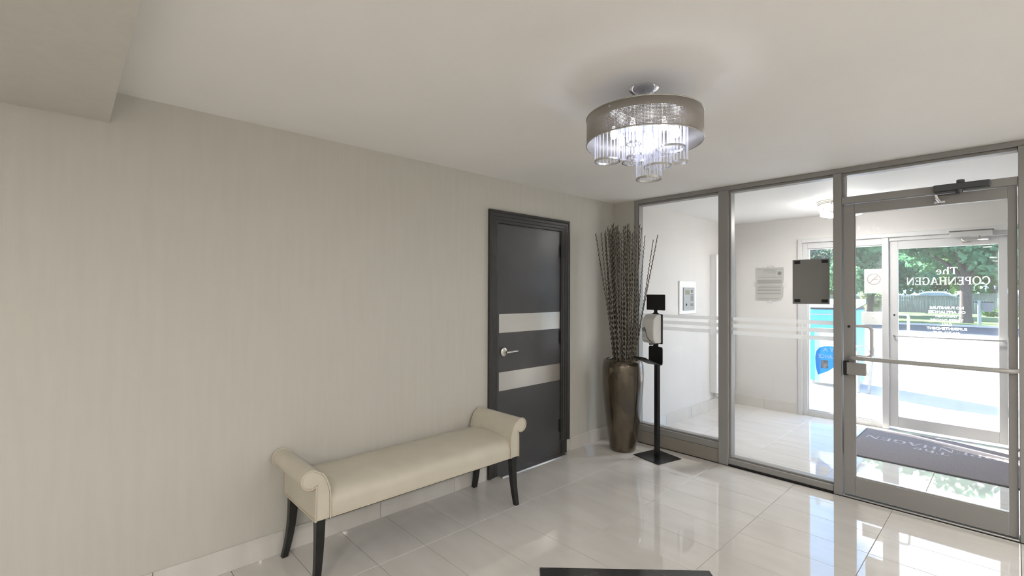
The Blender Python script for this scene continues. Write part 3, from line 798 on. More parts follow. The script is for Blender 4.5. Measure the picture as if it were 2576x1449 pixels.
def stick_mesh(bx, by, tx, ty, tz, zb=0.80, seed=0):
    """a thin twisted twig; positions relative to its foot"""
    rr = random.Random(seed); n = 64; s = 6
    ph = rr.uniform(0, 6.28); turns = rr.uniform(26, 34); am_ = rr.uniform(0.0036, 0.0056)
    bend = rr.uniform(-0.012, 0.012); r0 = rr.uniform(0.0056, 0.0078)
    vs = []; uv = []
    for i in range(n + 1):
        t = i / n
        a = ph + turns * 2 * PI * t * (tz - zb) / 1.25
        cx = (tx - bx) * t + am_ * math.cos(a) + bend * math.sin(PI * t)
        cy = (ty - by) * t + am_ * math.sin(a) + bend * 0.5 * math.sin(2 * PI * t)
        cz = (tz - zb) * t
        r = r0 * (1 - 0.35 * t)
        for k in range(s):
            b = 2 * PI * k / s
            vs.append((cx + r * math.cos(b), cy + r * math.sin(b), cz))
    fs = [(i * s + k, i * s + (k + 1) % s, (i + 1) * s + (k + 1) % s, (i + 1) * s + k) for i in range(n) for k in range(s)]
    fs += [tuple(range(s))[::-1], tuple(n * s + k for k in range(s))]
    me = bpy.data.meshes.new('twig'); me.from_pydata(vs, [], fs); me.update()
    ul = me.uv_layers.new(name='UVMap')
    uvs = np.zeros((len(me.loops), 2), dtype=np.float32)
    for p in me.polygons:
        for li in p.loop_indices:
            vi = me.loops[li].vertex_index
            uvs[li] = ((vi % s) / s, (vi // s) / n)
    ul.data.foreach_set('uv', uvs.ravel())
    me.materials.append(M_stick)
    me.polygons.foreach_set('use_smooth', [True] * len(me.polygons))
    return me
def put_stick(bx, by, tx, ty, tz, label, seed):
    o = bpy.data.objects.new('twisted_stick', stick_mesh(bx, by, tx, ty, tz, 0.84, seed)); COL.objects.link(o)
    o.location = (bx, by, 0.84)
    return tag(o, label, 'stick', 'twisted sticks in the bronze vase')
cnt = 0
# image-plane spread runs along (cos yaw, sin yaw); the other way is depth
ex = Vector((rt.x, rt.y)); ez = Vector((-rt.y, rt.x))
for i in range(50):
    u = rng.uniform(-1, 1); v = rng.uniform(-1, 1)
    if u * u + v * v > 1: u *= 0.6; v *= 0.6
    b = Vector((VC[0], VC[1])) + ex * (u * 0.100 + 0.005) + ez * v * 0.095
    tspread = 0.185 if abs(u) < 0.8 else 0.215
    tp = Vector((VC[0], VC[1])) + ex * (u * tspread * rng.uniform(0.86, 1.1) - 0.015) + ez * v * 0.12
    tp.x = max(tp.x, 0.03); tp.y = min(tp.y, -0.045)
    put_stick(b.x, b.y, tp.x, tp.y, 2.115 + rng.uniform(-0.06, 0.05), 'thin twisted brown stick in the main bundle of the bronze vase', 100 + i)
for j, (u0, u1, zt, lab) in enumerate(((0.105, 0.335, 2.055, 'twisted stick leaning furthest right out of the bronze vase'),
                                       (0.118, 0.292, 2.010, 'shorter twisted stick just inside the one leaning furthest right'),
                                       (0.112, 0.212, 2.050, 'lone twisted stick leaning right between bundle and the two outermost'),
                                       (-0.085, -0.262, 2.068, 'twisted stick leaning furthest left out of the bronze vase'))):
    b = Vector((VC[0], VC[1])) + ex * u0; tp = Vector((VC[0], VC[1])) + ex * u1
    put_stick(b.x, b.y, max(tp.x, 0.02), min(tp.y, -0.04), zt, lab, 300 + j)

# ---- hand sanitiser stand (local frame: -X is the side it faces)
st = thing('sanitizer_stand', 'black floor stand with white hand sanitiser dispenser beside the bronze vase', 'dispenser stand', (0.660, -0.272, 0), R(77))
obj('base_plate', MB().box(-0.148, 0.148, -0.150, 0.150, 0.0005, 0.008), M_blackgloss, st, 0.003, local=True)
obj('pole', MB().box(-0.018, 0.018, -0.021, 0.021, 0.008, 0.95), M_blackgloss, st, 0.004, local=True)
bpn = MB()
def rrect(y0_, y1_, z0_, z1_, r=0.012, n=5):
    p = []
    for cy, cz, a0 in ((y1_ - r, z0_ + r, -90), (y1_ - r, z1_ - r, 0), (y0_ + r, z1_ - r, 90), (y0_ + r, z0_ + r, 180)):
        for k in range(n + 1):
            a = R(a0 + 90 * k / n); p.append((cy + r * math.cos(a), cz + r * math.sin(a)))
    return p
obj('drip_bracket', MB().prism(rrect(-0.080, 0.082, 0.850, 1.010, 0.02), 0, -0.022, -0.016), M_black, st, local=True)
tp_ = [(-0.016, 0.850), (-0.022, 0.850), (-0.045, 0.846), (-0.20, 0.905), (-0.225, 0.922), (-0.226, 0.930), (-0.20, 0.915), (-0.045, 0.853), (-0.026, 0.858), (-0.016, 0.870)]
obj('drip_tray', MB().add([(x, y_, z) for y_ in (-0.078, 0.080) for x, z in tp_], [tuple(range(10)), tuple(range(10, 20))] + [(i, (i + 1) % 10, 10 + (i + 1) % 10, 10 + i) for i in range(10)]), M_black, st, 0.0015, local=True)
neck = MB().prism([(-0.028, 1.008), (0.030, 1.008), (0.034, 1.03), (0.03, 1.045), (-0.028, 1.045), (-0.032, 1.03)], 0, -0.021, -0.017)
obj('neck', neck, M_black, st, local=True)
obj('back_plate', MB().prism(rrect(-0.080, 0.082, 1.035, 1.305, 0.008), 0, -0.021, -0.015), M_black, st, local=True)
neck = MB().prism([(-0.05, 1.304), (0.05, 1.304), (0.022, 1.318), (0.018, 1.33), (0.024, 1.347), (-0.024, 1.347), (-0.018, 1.33), (-0.022, 1.318)], 0, -0.021, -0.017)
obj('neck', neck, M_black, st, local=True)
obj('sign_holder', MB().prism(rrect(-0.108, 0.108, 1.340, 1.482, 0.008), 0, -0.022, -0.014), M_black, st, 0.0015, local=True)
dp = [(-0.022, 0.0), (-0.022, 0.252), (-0.040, 0.262), (-0.085, 0.250), (-0.118, 0.215), (-0.128, 0.12), (-0.122, 0.03), (-0.10, 0.0)]
body = obj('dispenser', MB().add([(x, y_, z) for y_ in (-0.072, 0.072) for x, z in dp], [tuple(range(8)), tuple(range(8, 16))] + [(i, (i + 1) % 8, 8 + (i + 1) % 8, 8 + i) for i in range(8)]), M_whiteplastic, st, 0.012, local=True, segs=3)
body['label'] = 'white automatic sanitiser dispenser'; body.location.z = 1.045
obj('speaker_grille', MB().lathe([(0.0, -0.1305), (0.019, -0.1305), (0.019, -0.126)], (0, 0.040, 0.120), 24, 'x'), M_greyplastic, body, local=True)
obj('label_plate', MB().box(-0.1285, -0.1245, 0.028, 0.050, 0.052, 0.080), mat('label_grey', (0.5, 0.5, 0.5), 0.5), body, local=True)
obj('cable', MB().tube([(-0.131, 0.034, 0.142), (-0.134, 0.018, 0.128), (-0.134, 0.008, 0.09), (-0.130, 0.000, 0.055), (-0.124, -0.022, 0.026), (-0.110, -0.045, 0.004), (-0.06, -0.055, -0.014), (-0.024, -0.040, -0.03)], 0.0022, 6), M_black, body, local=True)
obj('nozzle', MB().lathe([(0.018, -0.02), (0.024, 0.002), (0.0, 0.003)], (-0.075, 0, 0.0), 20), M_greyplastic, body, local=True)

# ---- low table in the foreground
tb = thing('table', 'black marble low table at the bottom edge of the picture', 'table', (2.103, -2.880, 0), R(45.1))
hw = 0.3215
obj('table_top', MB().box(-hw, hw, -hw, hw, 0.415, 0.45), M_marble, tb, 0.003, local=True)
for sx in (-1, 1):
    for sy in (-1, 1):
        obj('leg', MB().box(sx * 0.27 - 0.02, sx * 0.27 + 0.02, sy * 0.27 - 0.02, sy * 0.27 + 0.02, 0.0, 0.4149), M_blackwood, tb, 0.003, local=True)
obj('apron', MB().box(-0.28, 0.28, -0.28, 0.28, 0.375, 0.4149), M_blackwood, tb, 0.002, local=True)

# ---- chandelier
CC = (1.738, -2.291)
ch = thing('chandelier', 'drum chandelier with perforated grey shade and hanging crystal cylinders', 'chandelier', (CC[0], CC[1], CZ))
RS, ZB, ZT = 0.257, 2.180, 2.300
obj('ceiling_canopy', MB().lathe([(0.066, -0.001), (0.067, -0.006), (0.060, -0.014), (0.042, -0.024), (0.018, -0.030), (0.0, -0.030)], (CC[0], CC[1], CZ), 40), M_chrome, ch, smooth=50)
obj('stem', MB().cyl((CC[0], CC[1], CZ - 0.03), (CC[0], CC[1], 2.225), 0.009, n=16), M_chrome, ch, smooth=60)
def shade_mesh():
    n = 160; vs = []; fs = []; uvv = []
    for z in (ZB, ZT):
        for k in range(n):
            a = 2 * PI * k / n; vs.append((CC[0] + RS * math.cos(a) - CC[0], CC[1] + RS * math.sin(a) - CC[1], z - CZ))
    for k in range(n): fs.append((k, (k + 1) % n, n + (k + 1) % n, n + k)); uvv += [(k / n, 0), ((k + 1) / n, 0), ((k + 1) / n, 1), (k / n, 1)]
    me = bpy.data.meshes.new('shade'); me.from_pydata(vs, [], fs); me.update()
    ul = me.uv_layers.new(name='UVMap'); ul.data.foreach_set('uv', [c for p in uvv for c in p])
    me.materials.append(M_shade); me.polygons.foreach_set('use_smooth', [True] * len(me.polygons))
    o = bpy.data.objects.new('shade', me); COL.objects.link(o); o.parent = ch
    sd = o.modifiers.new('thickness', 'SOLIDIFY'); sd.thickness = 0.0012; sd.offset = -1
    return o
shade = shade_mesh()
def ring(z, r, t, nn=96): return MB().tube([(CC[0] + r * math.cos(2 * PI * k / nn), CC[1] + r * math.sin(2 * PI * k / nn), z) for k in range(nn)], t, 8, closed=True)
obj('rim', ring(ZB, RS, 0.0028), M_ring, shade, smooth=60)
obj('rim', ring(ZT, RS, 0.0028), M_ring, shade, smooth=60)
sk = MB()
for k in range(3):
    a = 2 * PI * k / 3 + 0.5
    sk.cyl((CC[0], CC[1], 2.285), (CC[0] + RS * math.cos(a), CC[1] + RS * math.sin(a), 2.285), 0.004, n=8)
sk.lathe([(0.0, 0.0), (0.20, 0.0), (0.20, 0.004), (0.0, 0.004)], (CC[0], CC[1], 2.288), 48)
obj('frame_plate', sk, M_shade_in, ch)
bulbs = [(-0.13, 0.02), (-0.03, 0.11), (0.11, 0.10), (0.12, -0.03), (0.02, -0.12), (-0.10, -0.09)]
for bx, by in bulbs:
    so_ = obj('lamp_holder', MB().cyl((CC[0] + bx, CC[1] + by, 2.288), (CC[0] + bx, CC[1] + by, 2.262), 0.011, n=14), M_chrome, ch, smooth=60)
    obj('bulb', MB().lathe([(0.0, 0.0), (0.009, 0.004), (0.014, 0.016), (0.013, 0.032), (0.008, 0.050), (0.006, 0.058), (0.0, 0.059)], (CC[0] + bx, CC[1] + by, 2.203), 16), M_bulb, so_, smooth=60)
for dx, dy, dz, r in ((-0.186, -0.018, -0.050, 0.058), (-0.080, 0.097, -0.030, 0.060), (-0.036, -0.024, 0.0, 0.032), (0.092, 0.075, -0.030, 0.063), (0.030, 0.074, -0.100, 0.060),
                      (-0.006, 0.056, -0.155, 0.056), (0.104, 0.148, -0.080, 0.032), (-0.130, 0.112, -0.042, 0.048)):
    c = (CC[0] + dx, CC[1] + dy, ZB + dz)
    nr = 20 if r > 0.04 else 12
    rods = MB()
    for k in range(nr):
        a = 2 * PI * k / nr
        rods.cyl((c[0] + r * math.cos(a), c[1] + r * math.sin(a), c[2] + 0.002), (c[0] + r * math.cos(a), c[1] + r * math.sin(a), 2.2875), 0.0022, n=5)
    cyl_ = obj('crystal_cylinder', rods, M_crystal, ch)
    nn = 40
    rg = MB().lathe([(r - 0.0025, 0.0), (r + 0.0025, 0.0), (r + 0.0025, 0.009), (r - 0.0025, 0.009), (r - 0.0025, 0.0)], c, nn)
    rg.f = [q for q in rg.f if len(q) == 4]
    obj('cylinder_ring', rg, M_ring, cyl_, smooth=40)

# ---- unseen downlights added to brighten the lobby, behind and right of the camera
def fill_downlight(x, y, zc, label, k=1.0):
    t = thing('fill_downlight', label, 'ceiling light', (x, y, zc), group='added fill lights out of view')
    rg = MB().lathe([(0.055, -0.001), (0.075, -0.001), (0.075, -0.006), (0.055, -0.010), (0.055, -0.001)], (x, y, zc), 40)
    obj('trim_ring', rg, M_white, t, smooth=40)
    obj('lens', MB().lathe([(0.0, -0.002), (0.054, -0.002), (0.054, -0.006), (0.0, -0.006)], (x, y, zc), 32), MATS.get('fill_downlight_lens') or emit_mat('fill_downlight_lens', (1.0, 0.95, 0.88), 6.0), t)
    la = bpy.data.lights.new('fill_downlight_lamp', 'AREA'); la.shape = 'DISK'; la.size = 0.11; la.energy = FILL_DOWNLIGHT_W * k; la.color = (1.0, 0.962, 0.915)
    lo_ = bpy.data.objects.new('fill_downlight_lamp', la); COL.objects.link(lo_); lo_.parent = t; lo_.location = (0, 0, -0.012)
for x, y, wh in ((2.6, -5.2, 'front row nearest the bench wall'), (3.8, -5.2, 'middle of the front row'), (5.0, -5.2, 'front row nearest the right wall'), (2.6, -6.8, 'back row nearest the bench wall'), (3.8, -6.8, 'middle of the back row'), (5.0, -6.8, 'back row nearest the right wall')):
    fill_downlight(x, y, 2.285, 'added fill light in the bulkhead behind the camera, ' + wh)
for x, y, wh in ((4.6, -3.3, 'beside the bulkhead'), (4.6, -2.1, 'middle of the three'), (4.6, -0.9, 'nearest the glass partition')):
    fill_downlight(x, y, CZ, 'added unseen fill light in the right lobby ceiling, ' + wh, 1.3 if y > -1 else 0.9)

# ---- grey card on the partition glass
cd = thing('taped_card', 'grey backed card fixed to the glass with four black tabs', 'sign', (1.80, GY0, 1.41))
boxo('card', (1.675, 1.929, GY0 - 0.004, GY0 - 0.0015, 1.414, 1.766), M_greypaper, cd)
for xa in (1.688, 1.876):
    for za in (1.428, 1.733):
        boxo('tab', (xa, xa + 0.042, GY0 - 0.0062, GY0 - 0.0041, za, za + 0.024), M_gasket, cd, 0.0008)

# ================================================================== VESTIBULE THINGS
ic = thing('intercom_panel', 'white framed steel intercom panel on the vestibule wall', 'intercom', (0.21, 1.2, 1.24))
io = MB().box(0.2105, 0.228, 0.994, 1.415, 1.246, 1.637)
obj('surround', io, M_white, ic, 0.008)
fc = boxo('face_plate', (0.2285, 0.240, 1.072, 1.345, 1.292, 1.560), M_steelpanel, ic, 0.002)
kb = MB()
for r_ in range(5):
    for c_ in range(3): kb.box(0.240, 0.2425, 1.245 + c_ * 0.024, 1.261 + c_ * 0.024, 1.40 + r_ * 0.018, 1.411 + r_ * 0.018)
obj('keypad', kb, M_greyplastic, fc)
boxo('screen', (0.240, 0.2415, 1.110, 1.215, 1.480, 1.530), mat('lcd', (0.30, 0.31, 0.24), 0.2), fc)
boxo('call_button', (0.240, 0.243, 1.245, 1.31, 1.34, 1.372), M_greyplastic, fc)
obj('keyhole', MB().lathe([(0.0, 0.243), (0.014, 0.243), (0.014, 0.240)], (0.0, 1.135, 1.358), 20, 'x'), M_hinge, fc)
boxo('logo_mark', (0.240, 0.242, 1.262, 1.285, 1.50, 1.532), M_hinge, fc)

nt_ = thing('notice_sheet', 'curled grey printed notice taped to the vestibule wall', 'notice', (0.72, 2.43, 1.39))
pl = [(0.556, 1.398), (0.80, 1.392), (0.862, 1.408), (0.886, 1.45), (0.893, 1.60), (0.893, 1.828), (0.557, 1.832)]
obj('sheet', MB().prism(pl, 1, 2.4270, 2.4285), M_notice, nt_)
pr = MB()
for z, xa, xb, h in ((1.803, 0.575, 0.88, 0.006), (1.785, 0.66, 0.80, 0.008), (1.77, 0.64, 0.82, 0.008), (1.755, 0.70, 0.80, 0.006), (1.70, 0.575, 0.87, 0.008), (1.62, 0.58, 0.87, 0.05), (1.585, 0.60, 0.87, 0.008), (1.562, 0.58, 0.86, 0.014), (1.525, 0.58, 0.86, 0.022), (1.485, 0.58, 0.86, 0.016), (1.42, 0.59, 0.84, 0.012)):
    pr.box(xa, xb, 2.4264, 2.4269, z, z + h)
obj('printed_lines', pr, M_print, nt_)['kind'] = 'stuff'
obj('seal', MB().lathe([(0.0, 2.4262), (0.024, 2.4262), (0.024, 2.4269)], (0.845, 0, 1.752), 24, 'y'), mat('seal_grey', (0.2, 0.2, 0.19), 0.6), nt_)
for b in ((0.70, 0.78, 1.822, 1.85), (0.54, 0.562, 1.585, 1.64), (0.885, 0.925, 1.575, 1.635), (0.70, 0.76, 1.375, 1.40)):
    boxo('tape', (b[0], b[1], 2.4256, 2.4262, b[2], b[3]), M_tape, nt_)

pn = thing('wall_panel', 'tall white panel box in the vestibule corner', 'panel', (0.25, 2.1, 0.2))
boxo('back_box', (0.2105, 0.288, 1.835, 2.395, 0.22, 1.985), M_white, pn)
boxo('front_plate', (0.2885, 0.300, 1.83, 2.400, 0.215, 1.99), M_white, pn, 0.003)
obj('catch', MB().box(0.2105, 0.236, 1.92, 1.97, 0.15, 0.204).tube([(0.225, 1.945, 0.18), (0.26, 1.99, 0.19), (0.29, 2.03, 0.19)], 0.006, 8), M_nickel, pn)

# flush drum light
vl = thing('drum_ceiling_light', 'white drum ceiling light with crossed metal straps in the vestibule', 'ceiling light', (1.70, 1.50, CZ))
LC = (1.70, 1.50)
obj('canopy', MB().lathe([(0.205, -0.001), (0.205, -0.016), (0.198, -0.018), (0.198, -0.026), (0.190, -0.028), (0.190, -0.036), (0.0, -0.036)], (LC[0], LC[1], CZ), 56), M_nickel, vl, smooth=30)
obj('drum_side', MB().lathe([(0.174, -0.0365), (0.176, -0.0365), (0.176, -0.140), (0.174, -0.140)], (LC[0], LC[1], CZ), 56), emit_mat('drum_side_glow', (1.0, 0.98, 0.95), VEST_EMIT * 0.30), vl, smooth=50)
obj('diffuser', MB().lathe([(0.1735, -0.136), (0.150, -0.149), (0.0, -0.154)], (LC[0], LC[1], CZ), 56), M_diff, vl, smooth=50)
def lring(z): return MB().tube([(LC[0] + 0.182 * math.cos(2 * PI * k / 64), LC[1] + 0.182 * math.sin(2 * PI * k / 64), z) for k in range(64)], 0.004, 6, closed=True)
obj('strap_ring', lring(CZ - 0.128), M_nickel, vl, smooth=60)
M_strap = mat('strap_grey', (0.36, 0.35, 0.34), 0.5)
for k in range(6):
    a0 = 2 * PI * k / 6 + 0.3; a1 = a0 + 2 * PI / 6
    for (sa, sb) in ((a0, a1), (a1, a0)):
        pth = [(LC[0] + 0.182 * math.cos(sa + (sb - sa) * t / 8), LC[1] + 0.182 * math.sin(sa + (sb - sa) * t / 8), CZ - 0.038 - 0.09 * t / 8) for t in range(9)]
        obj('strap', MB().tube(pth, 0.0042, 6), M_strap, vl)
    obj('strap', MB().cyl((LC[0] + 0.182 * math.cos(a0), LC[1] + 0.182 * math.sin(a0), CZ - 0.036), (LC[0] + 0.182 * math.cos(a0), LC[1] + 0.182 * math.sin(a0), CZ - 0.128), 0.0042, n=6), M_strap, vl)

# door mat with woven name
mt = thing('door_mat', 'mauve grey entrance mat with pale name woven in', 'door mat', (2.4, 1.7, 0))
boxo('pile', (1.785, 3.15, 1.120, 2.325, 0.0004, 0.010), M_mat, mt, 0.003)
boxo('rubber_edge', (1.770, 3.165, 1.105, 2.340, 0.0003, 0.006), M_matedge, mt)
V, F, wd = serif_polys('COPENHAGEN')
obj('woven_name', lettering((V, F), wd, 1.0, 1.10, 0.115, (2.925, 1.955, 0.0101), (-1, 0, 0), (0, -1, 0), (0, 0, 1), 0.0006), M_matprint, mt)
V, F, wd = serif_polys('The')
obj('woven_name', lettering((V, F), wd, 1.0, 0.26, 0.10, (2.480, 1.790, 0.0101), (-1, 0, 0), (0, -1, 0), (0, 0, 1), 0.0006), M_matprint, mt)
mt.rotation_euler = (0, 0, 0)

# signs stuck to the sidelight glass
ns = thing('no_smoking_sign', 'white no smoking sign on the sidelight glass', 'sign', (1.80, 2.48, 1.49))
boxo('sheet', (1.718, 1.889, 2.4765, 2.4785, 1.499, 1.776), M_paper, ns)
rg = MB()
nn = 40
vs = []; fs = []
for k in range(nn):
    a = 2 * PI * k / nn
    for r_ in (0.064, 0.054): vs.append((1.806 + r_ * math.cos(a), 2.4762, 1.660 + r_ * math.sin(a)))
for k in range(nn): fs.append((2 * k, 2 * ((k + 1) % nn), 2 * ((k + 1) % nn) + 1, 2 * k + 1))
rg.add(vs, fs)
obj('prohibition_ring', rg, M_noprint, ns)
obj('prohibition_bar', MB().add([(1.762, 2.4762, 1.622), (1.770, 2.4762, 1.614), (1.850, 2.4762, 1.698), (1.842, 2.4762, 1.706)], [(0, 1, 2, 3)]), M_noprint, ns)
obj('cigarette', MB().add([(1.79, 2.4761, 1.652), (1.845, 2.4761, 1.652), (1.845, 2.4761, 1.664), (1.79, 2.4761, 1.664)], [(0, 1, 2, 3)]), M_noprint, ns)
obj('printed_line', MB().add([(1.735, 2.4762, 1.520), (1.755, 2.4762, 1.520), (1.755, 2.4762, 1.524), (1.735, 2.4762, 1.524)], [(0, 1, 2, 3)]), M_noprint, ns)
np_ = thing('paper_notice', 'small white paper notice low on the sidelight glass', 'notice', (1.79, 2.48, 1.14))
boxo('sheet', (1.692, 1.889, 2.4765, 2.4785, 1.143, 1.290), M_paper, np_)
pr = MB()
for xa, z in ((1.745, 1.272), (1.765, 1.272), (1.785, 1.273), (1.80, 1.272), (1.845, 1.272), (1.79, 1.215), (1.80, 1.215)):
    pr.box(xa, xa + 0.008, 2.4761, 2.4764, z, z + 0.006)
obj('printed_lines', pr, M_noprint, np_)['kind'] = 'stuff'
sk_ = thing('security_sticker', 'pale sticker with blue pointed shield on the sidelight glass', 'sticker', (1.40, 2.48, 0.42))
boxo('film', (1.222, 1.62, 2.4765, 2.4772, 0.415, 1.08), M_film, sk_)
shp = [(1.256, 0.505), (1.232, 0.60), (1.226, 0.72), (1.238, 0.79), (1.27, 0.838), (1.32, 0.858), (1.40, 0.864), (1.46, 0.845), (1.47, 0.72), (1.44, 0.63), (1.36, 0.56)]
obj('shield', MB().prism(shp, 1, 2.4755, 2.4760), M_blueshield, sk_)
boxo('camera_picture', (1.285, 1.362, 2.4748, 2.4752, 0.592, 0.69), mat('sticker_dark', (0.05, 0.055, 0.06), 0.6, col2=(0.4, 0.45, 0.5), vscale=20), sk_)
for txt, x_r, z_, w_, h_ in (('ITY', 1.445, 0.880, 0.10, 0.052), ('BY A', 1.460, 0.795, 0.155, 0.050), ('LLANCE', 1.455, 0.712, 0.195, 0.050)):
    V, F, wd, hg_ = sans_polys(txt, 0.03)
    obj('lettering', lettering((V, F), wd, hg_, w_, h_, (x_r, 2.4744, z_), (-1, 0, 0), (0, 0, 1), (0, -1, 0), 0.0002), M_letter, sk_)

# ================================================================== OUTSIDE
sobj('pavement', MB().box(-40, 45, 2.56, 19.0, -0.3, -0.005).box(1.06, 2.93, 2.43, 2.559, -0.1, 0.0), M_pave, 'bright concrete forecourt outside the entrance', 'pavement')
sobj('road', MB().box(-60, 60, 19.15, 26.5, -0.3, -0.06), M_road, 'grey asphalt road beyond the forecourt', 'road')
sobj('kerb', MB().box(-60, 60, 19.0, 19.15, -0.3, 0.0), M_kerb, 'concrete kerb between forecourt and road', 'kerb')
sobj('kerb', MB().box(-60, 60, 26.5, 26.75, -0.3, 0.02), M_kerb, 'concrete kerb on the far side of the road', 'kerb')
sobj('lawn', MB().box(-80, 80, 26.75, 90.0, -0.3, 0.0), M_lawn, 'sunlit lawn strip in front of the fence', 'lawn')

# blue box
bb = thing('blue_street_box', 'tall blue metal box standing outside the sidelight', 'street box', (0.9, 5.1, -0.005))
boxo('body', (0.555, 1.20, 4.83, 5.45, 0.06, 1.235), M_bluebox, bb, 0.02)
boxo('plinth', (0.58, 1.18, 4.86, 5.42, -0.005, 0.0599), M_palemetal, bb)
obj('lid', MB().prism([(4.81, 1.262), (5.47, 1.330), (5.47, 1.40), (4.81, 1.318)], 0, 0.54, 1.215), M_bluelid, bb, 0.008)
boxo('gap_seal', (0.57, 1.19, 4.845, 5.435, 1.2355, 1.262), M_gasket, bb)
obj('front_ridge', MB().tube([(0.58, 4.826, 1.15), (1.18, 4.826, 1.165)], 0.008, 8), M_palemetal, bb)

# pale folding frame
ff = thing('folding_frame', 'pale metal tube frame standing outside beside the blue box', 'metal frame', (1.38, 4.6, -0.005))
fm = MB()
obj('leg', MB().tube([(1.285, 4.50, 0.0), (1.275, 4.52, 0.45), (1.270, 4.55, 0.62)], 0.022, 10), M_palemetal, ff, smooth=60)
obj('leg', MB().tube([(1.405, 4.55, 0.0), (1.43, 4.52, 0.30), (1.47, 4.50, 0.70)], 0.020, 10), M_palemetal, ff, smooth=60)
obj('brace', MB().tube([(1.29, 4.50, 0.46), (1.43, 4.52, 0.24)], 0.010, 8), M_palemetal, ff, smooth=60)
obj('handlebar', MB().tube([(1.22, 4.55, 0.66), (1.28, 4.55, 0.70), (1.37, 4.55, 0.71), (1.42, 4.53, 0.62), (1.47, 4.50, 0.56)], 0.012, 8), M_palemetal, ff, smooth=60)
obj('saddle', MB().box(1.46, 1.58, 4.46, 4.54, 0.55, 0.575).box(1.54, 1.57, 4.47, 4.53, 0.44, 0.55), M_palemetal, ff, 0.008)
obj('joint', MB().lathe([(0.0, -0.02), (0.03, -0.015), (0.03, 0.015), (0.0, 0.02)], (1.32, 4.55, 0.50), 16, 'y'), M_palemetal, ff, smooth=50)

# fence
fn = thing('board_fence', 'weathered grey board fence beyond the road', 'fence', (-4, 43, 0))
pan = None
x = -16.0; i = 0
while x < 12.0:
    top = 1.36 if x < 0.2 else 1.52
    boxo('post', (x - 0.06, x + 0.06, 42.93, 43.07, 0.0, top + 0.06), M_fence, fn)
    pm = MB()
    for k in range(16):
        xa = x + 0.065 + k * 0.142
        pm.box(xa, xa + 0.134, 42.985 + (k % 2) * 0.01, 43.005 + (k % 2) * 0.01, 0.04, top - 0.05 + random.uniform(-0.01, 0.01))
    pm.box(x + 0.06, x + 2.34, 43.016, 43.05, 0.3, 0.39).box(x + 0.06, x + 2.34, 43.016, 43.05, top - 0.3, top - 0.21)
    po = obj('board_panel', pm, M_fence, fn)
    boxo('cap_rail', (x + 0.06, x + 2.34, 42.94, 43.08, top - 0.045, top), M_fence, fn)
    x += 2.4; i += 1

# trees and shrubs: leaf cards in lumpy clumps
def foliage_mesh(name, clumps, n, size, ma, seed):
    g = np.random.default_rng(seed)
    w_ = np.array([c[3] * c[4] * c[5] for c in clumps]) ** 0.67; w_ /= w_.sum()
    idx = g.choice(len(clumps), n, p=w_)
    cs = np.array(clumps)[idx]
    d = g.normal(size=(n, 3)); d /= np.linalg.norm(d, axis=1)[:, None]
    rad = g.uniform(0.35, 1.0, n) ** 0.5
    c = cs[:, :3] + d * cs[:, 3:6] * rad[:, None]
    a = g.normal(size=(n, 3)); a /= np.linalg.norm(a, axis=1)[:, None]
    b = np.cross(a, g.normal(size=(n, 3))); b /= np.linalg.norm(b, axis=1)[:, None]
    s = size * g.uniform(0.6, 1.3, n)[:, None]
    v = np.stack([c - a * s, c + b * s * 0.6, c + a * s, c - b * s * 0.6], 1).reshape(-1, 3)
    me = bpy.data.meshes.new(name)
    me.vertices.add(4 * n); me.vertices.foreach_set('co', v.astype(np.float32).ravel())
    me.loops.add(4 * n); me.loops.foreach_set('vertex_index', np.arange(4 * n, dtype=np.int32))
    me.polygons.add(n); me.polygons.foreach_set('loop_start', np.arange(0, 4 * n, 4, dtype=np.int32))
    try: me.polygons.foreach_set('loop_total', np.full(n, 4, dtype=np.int32))
    except Exception: pass
    me.update(calc_edges=True); me.validate()
    me.materials.append(ma)
    return me
def tree(name, label, x, y, trunk_r, crotch, crown, nleaf, size, ma, seed, cat='tree', group=None, lean=0.0):
    t = thing(name, label, cat, (x, y, 0), group=group)
    if trunk_r:
        tk = MB().tube([(0, 0, -0.05), (0.0, 0, 0.35), (lean * 0.3, 0, crotch * 0.6), (lean * 0.5, 0, crotch)], [trunk_r * 1.35, trunk_r * 1.02, trunk_r * 0.95, trunk_r * 1.05], 14)
        obj('trunk', tk, M_bark, t, smooth=60, local=True)
        g = random.Random(seed)
        for k in range(6):
            a = 2 * PI * k / 6 + g.uniform(-0.3, 0.3); ln = g.uniform(1.0, 1.7)
            p0 = Vector((lean * 0.5, 0, crotch - 0.15)); p2 = p0 + Vector((math.cos(a) * ln, math.sin(a) * ln, g.uniform(0.9, 2.4)))
            p1 = (p0 + p2) / 2 + Vector((0, 0, 0.15))
            obj('branch', MB().tube([p0, p1, p2], [trunk_r * 0.6, trunk_r * 0.38, trunk_r * 0.15], 8), M_bark, t, smooth=60, local=True)
    fo = bpy.data.objects.new('foliage', foliage_mesh('foliage', crown, nleaf, size, ma, seed)); COL.objects.link(fo); fo.parent = t
    fo['kind'] = 'stuff'
    return t
def lumpy(cx, cy, cz, rx, ry, rz, k, seed, sc=0.42):
    g = np.random.default_rng(seed); o_ = []
    for _ in range(k):
        d = g.normal(size=3); d /= np.linalg.norm(d); q = g.uniform(0.3, 0.85)
        o_.append((cx + d[0] * rx * q, cy + d[1] * ry * q, cz + d[2] * rz * q, rx * sc * g.uniform(0.7, 1.2), ry * sc * g.uniform(0.7, 1.2), rz * sc * g.uniform(0.7, 1.2)))
    return o_
tree('maple_tree', 'broad green maple with thick dark trunk in front of the fence', 1.22, 29.2, 0.235, 2.35, lumpy(0, 0, 5.4, 5.2, 4.6, 3.4, 26, 3), 30000, 0.17, M_leaf, 3)
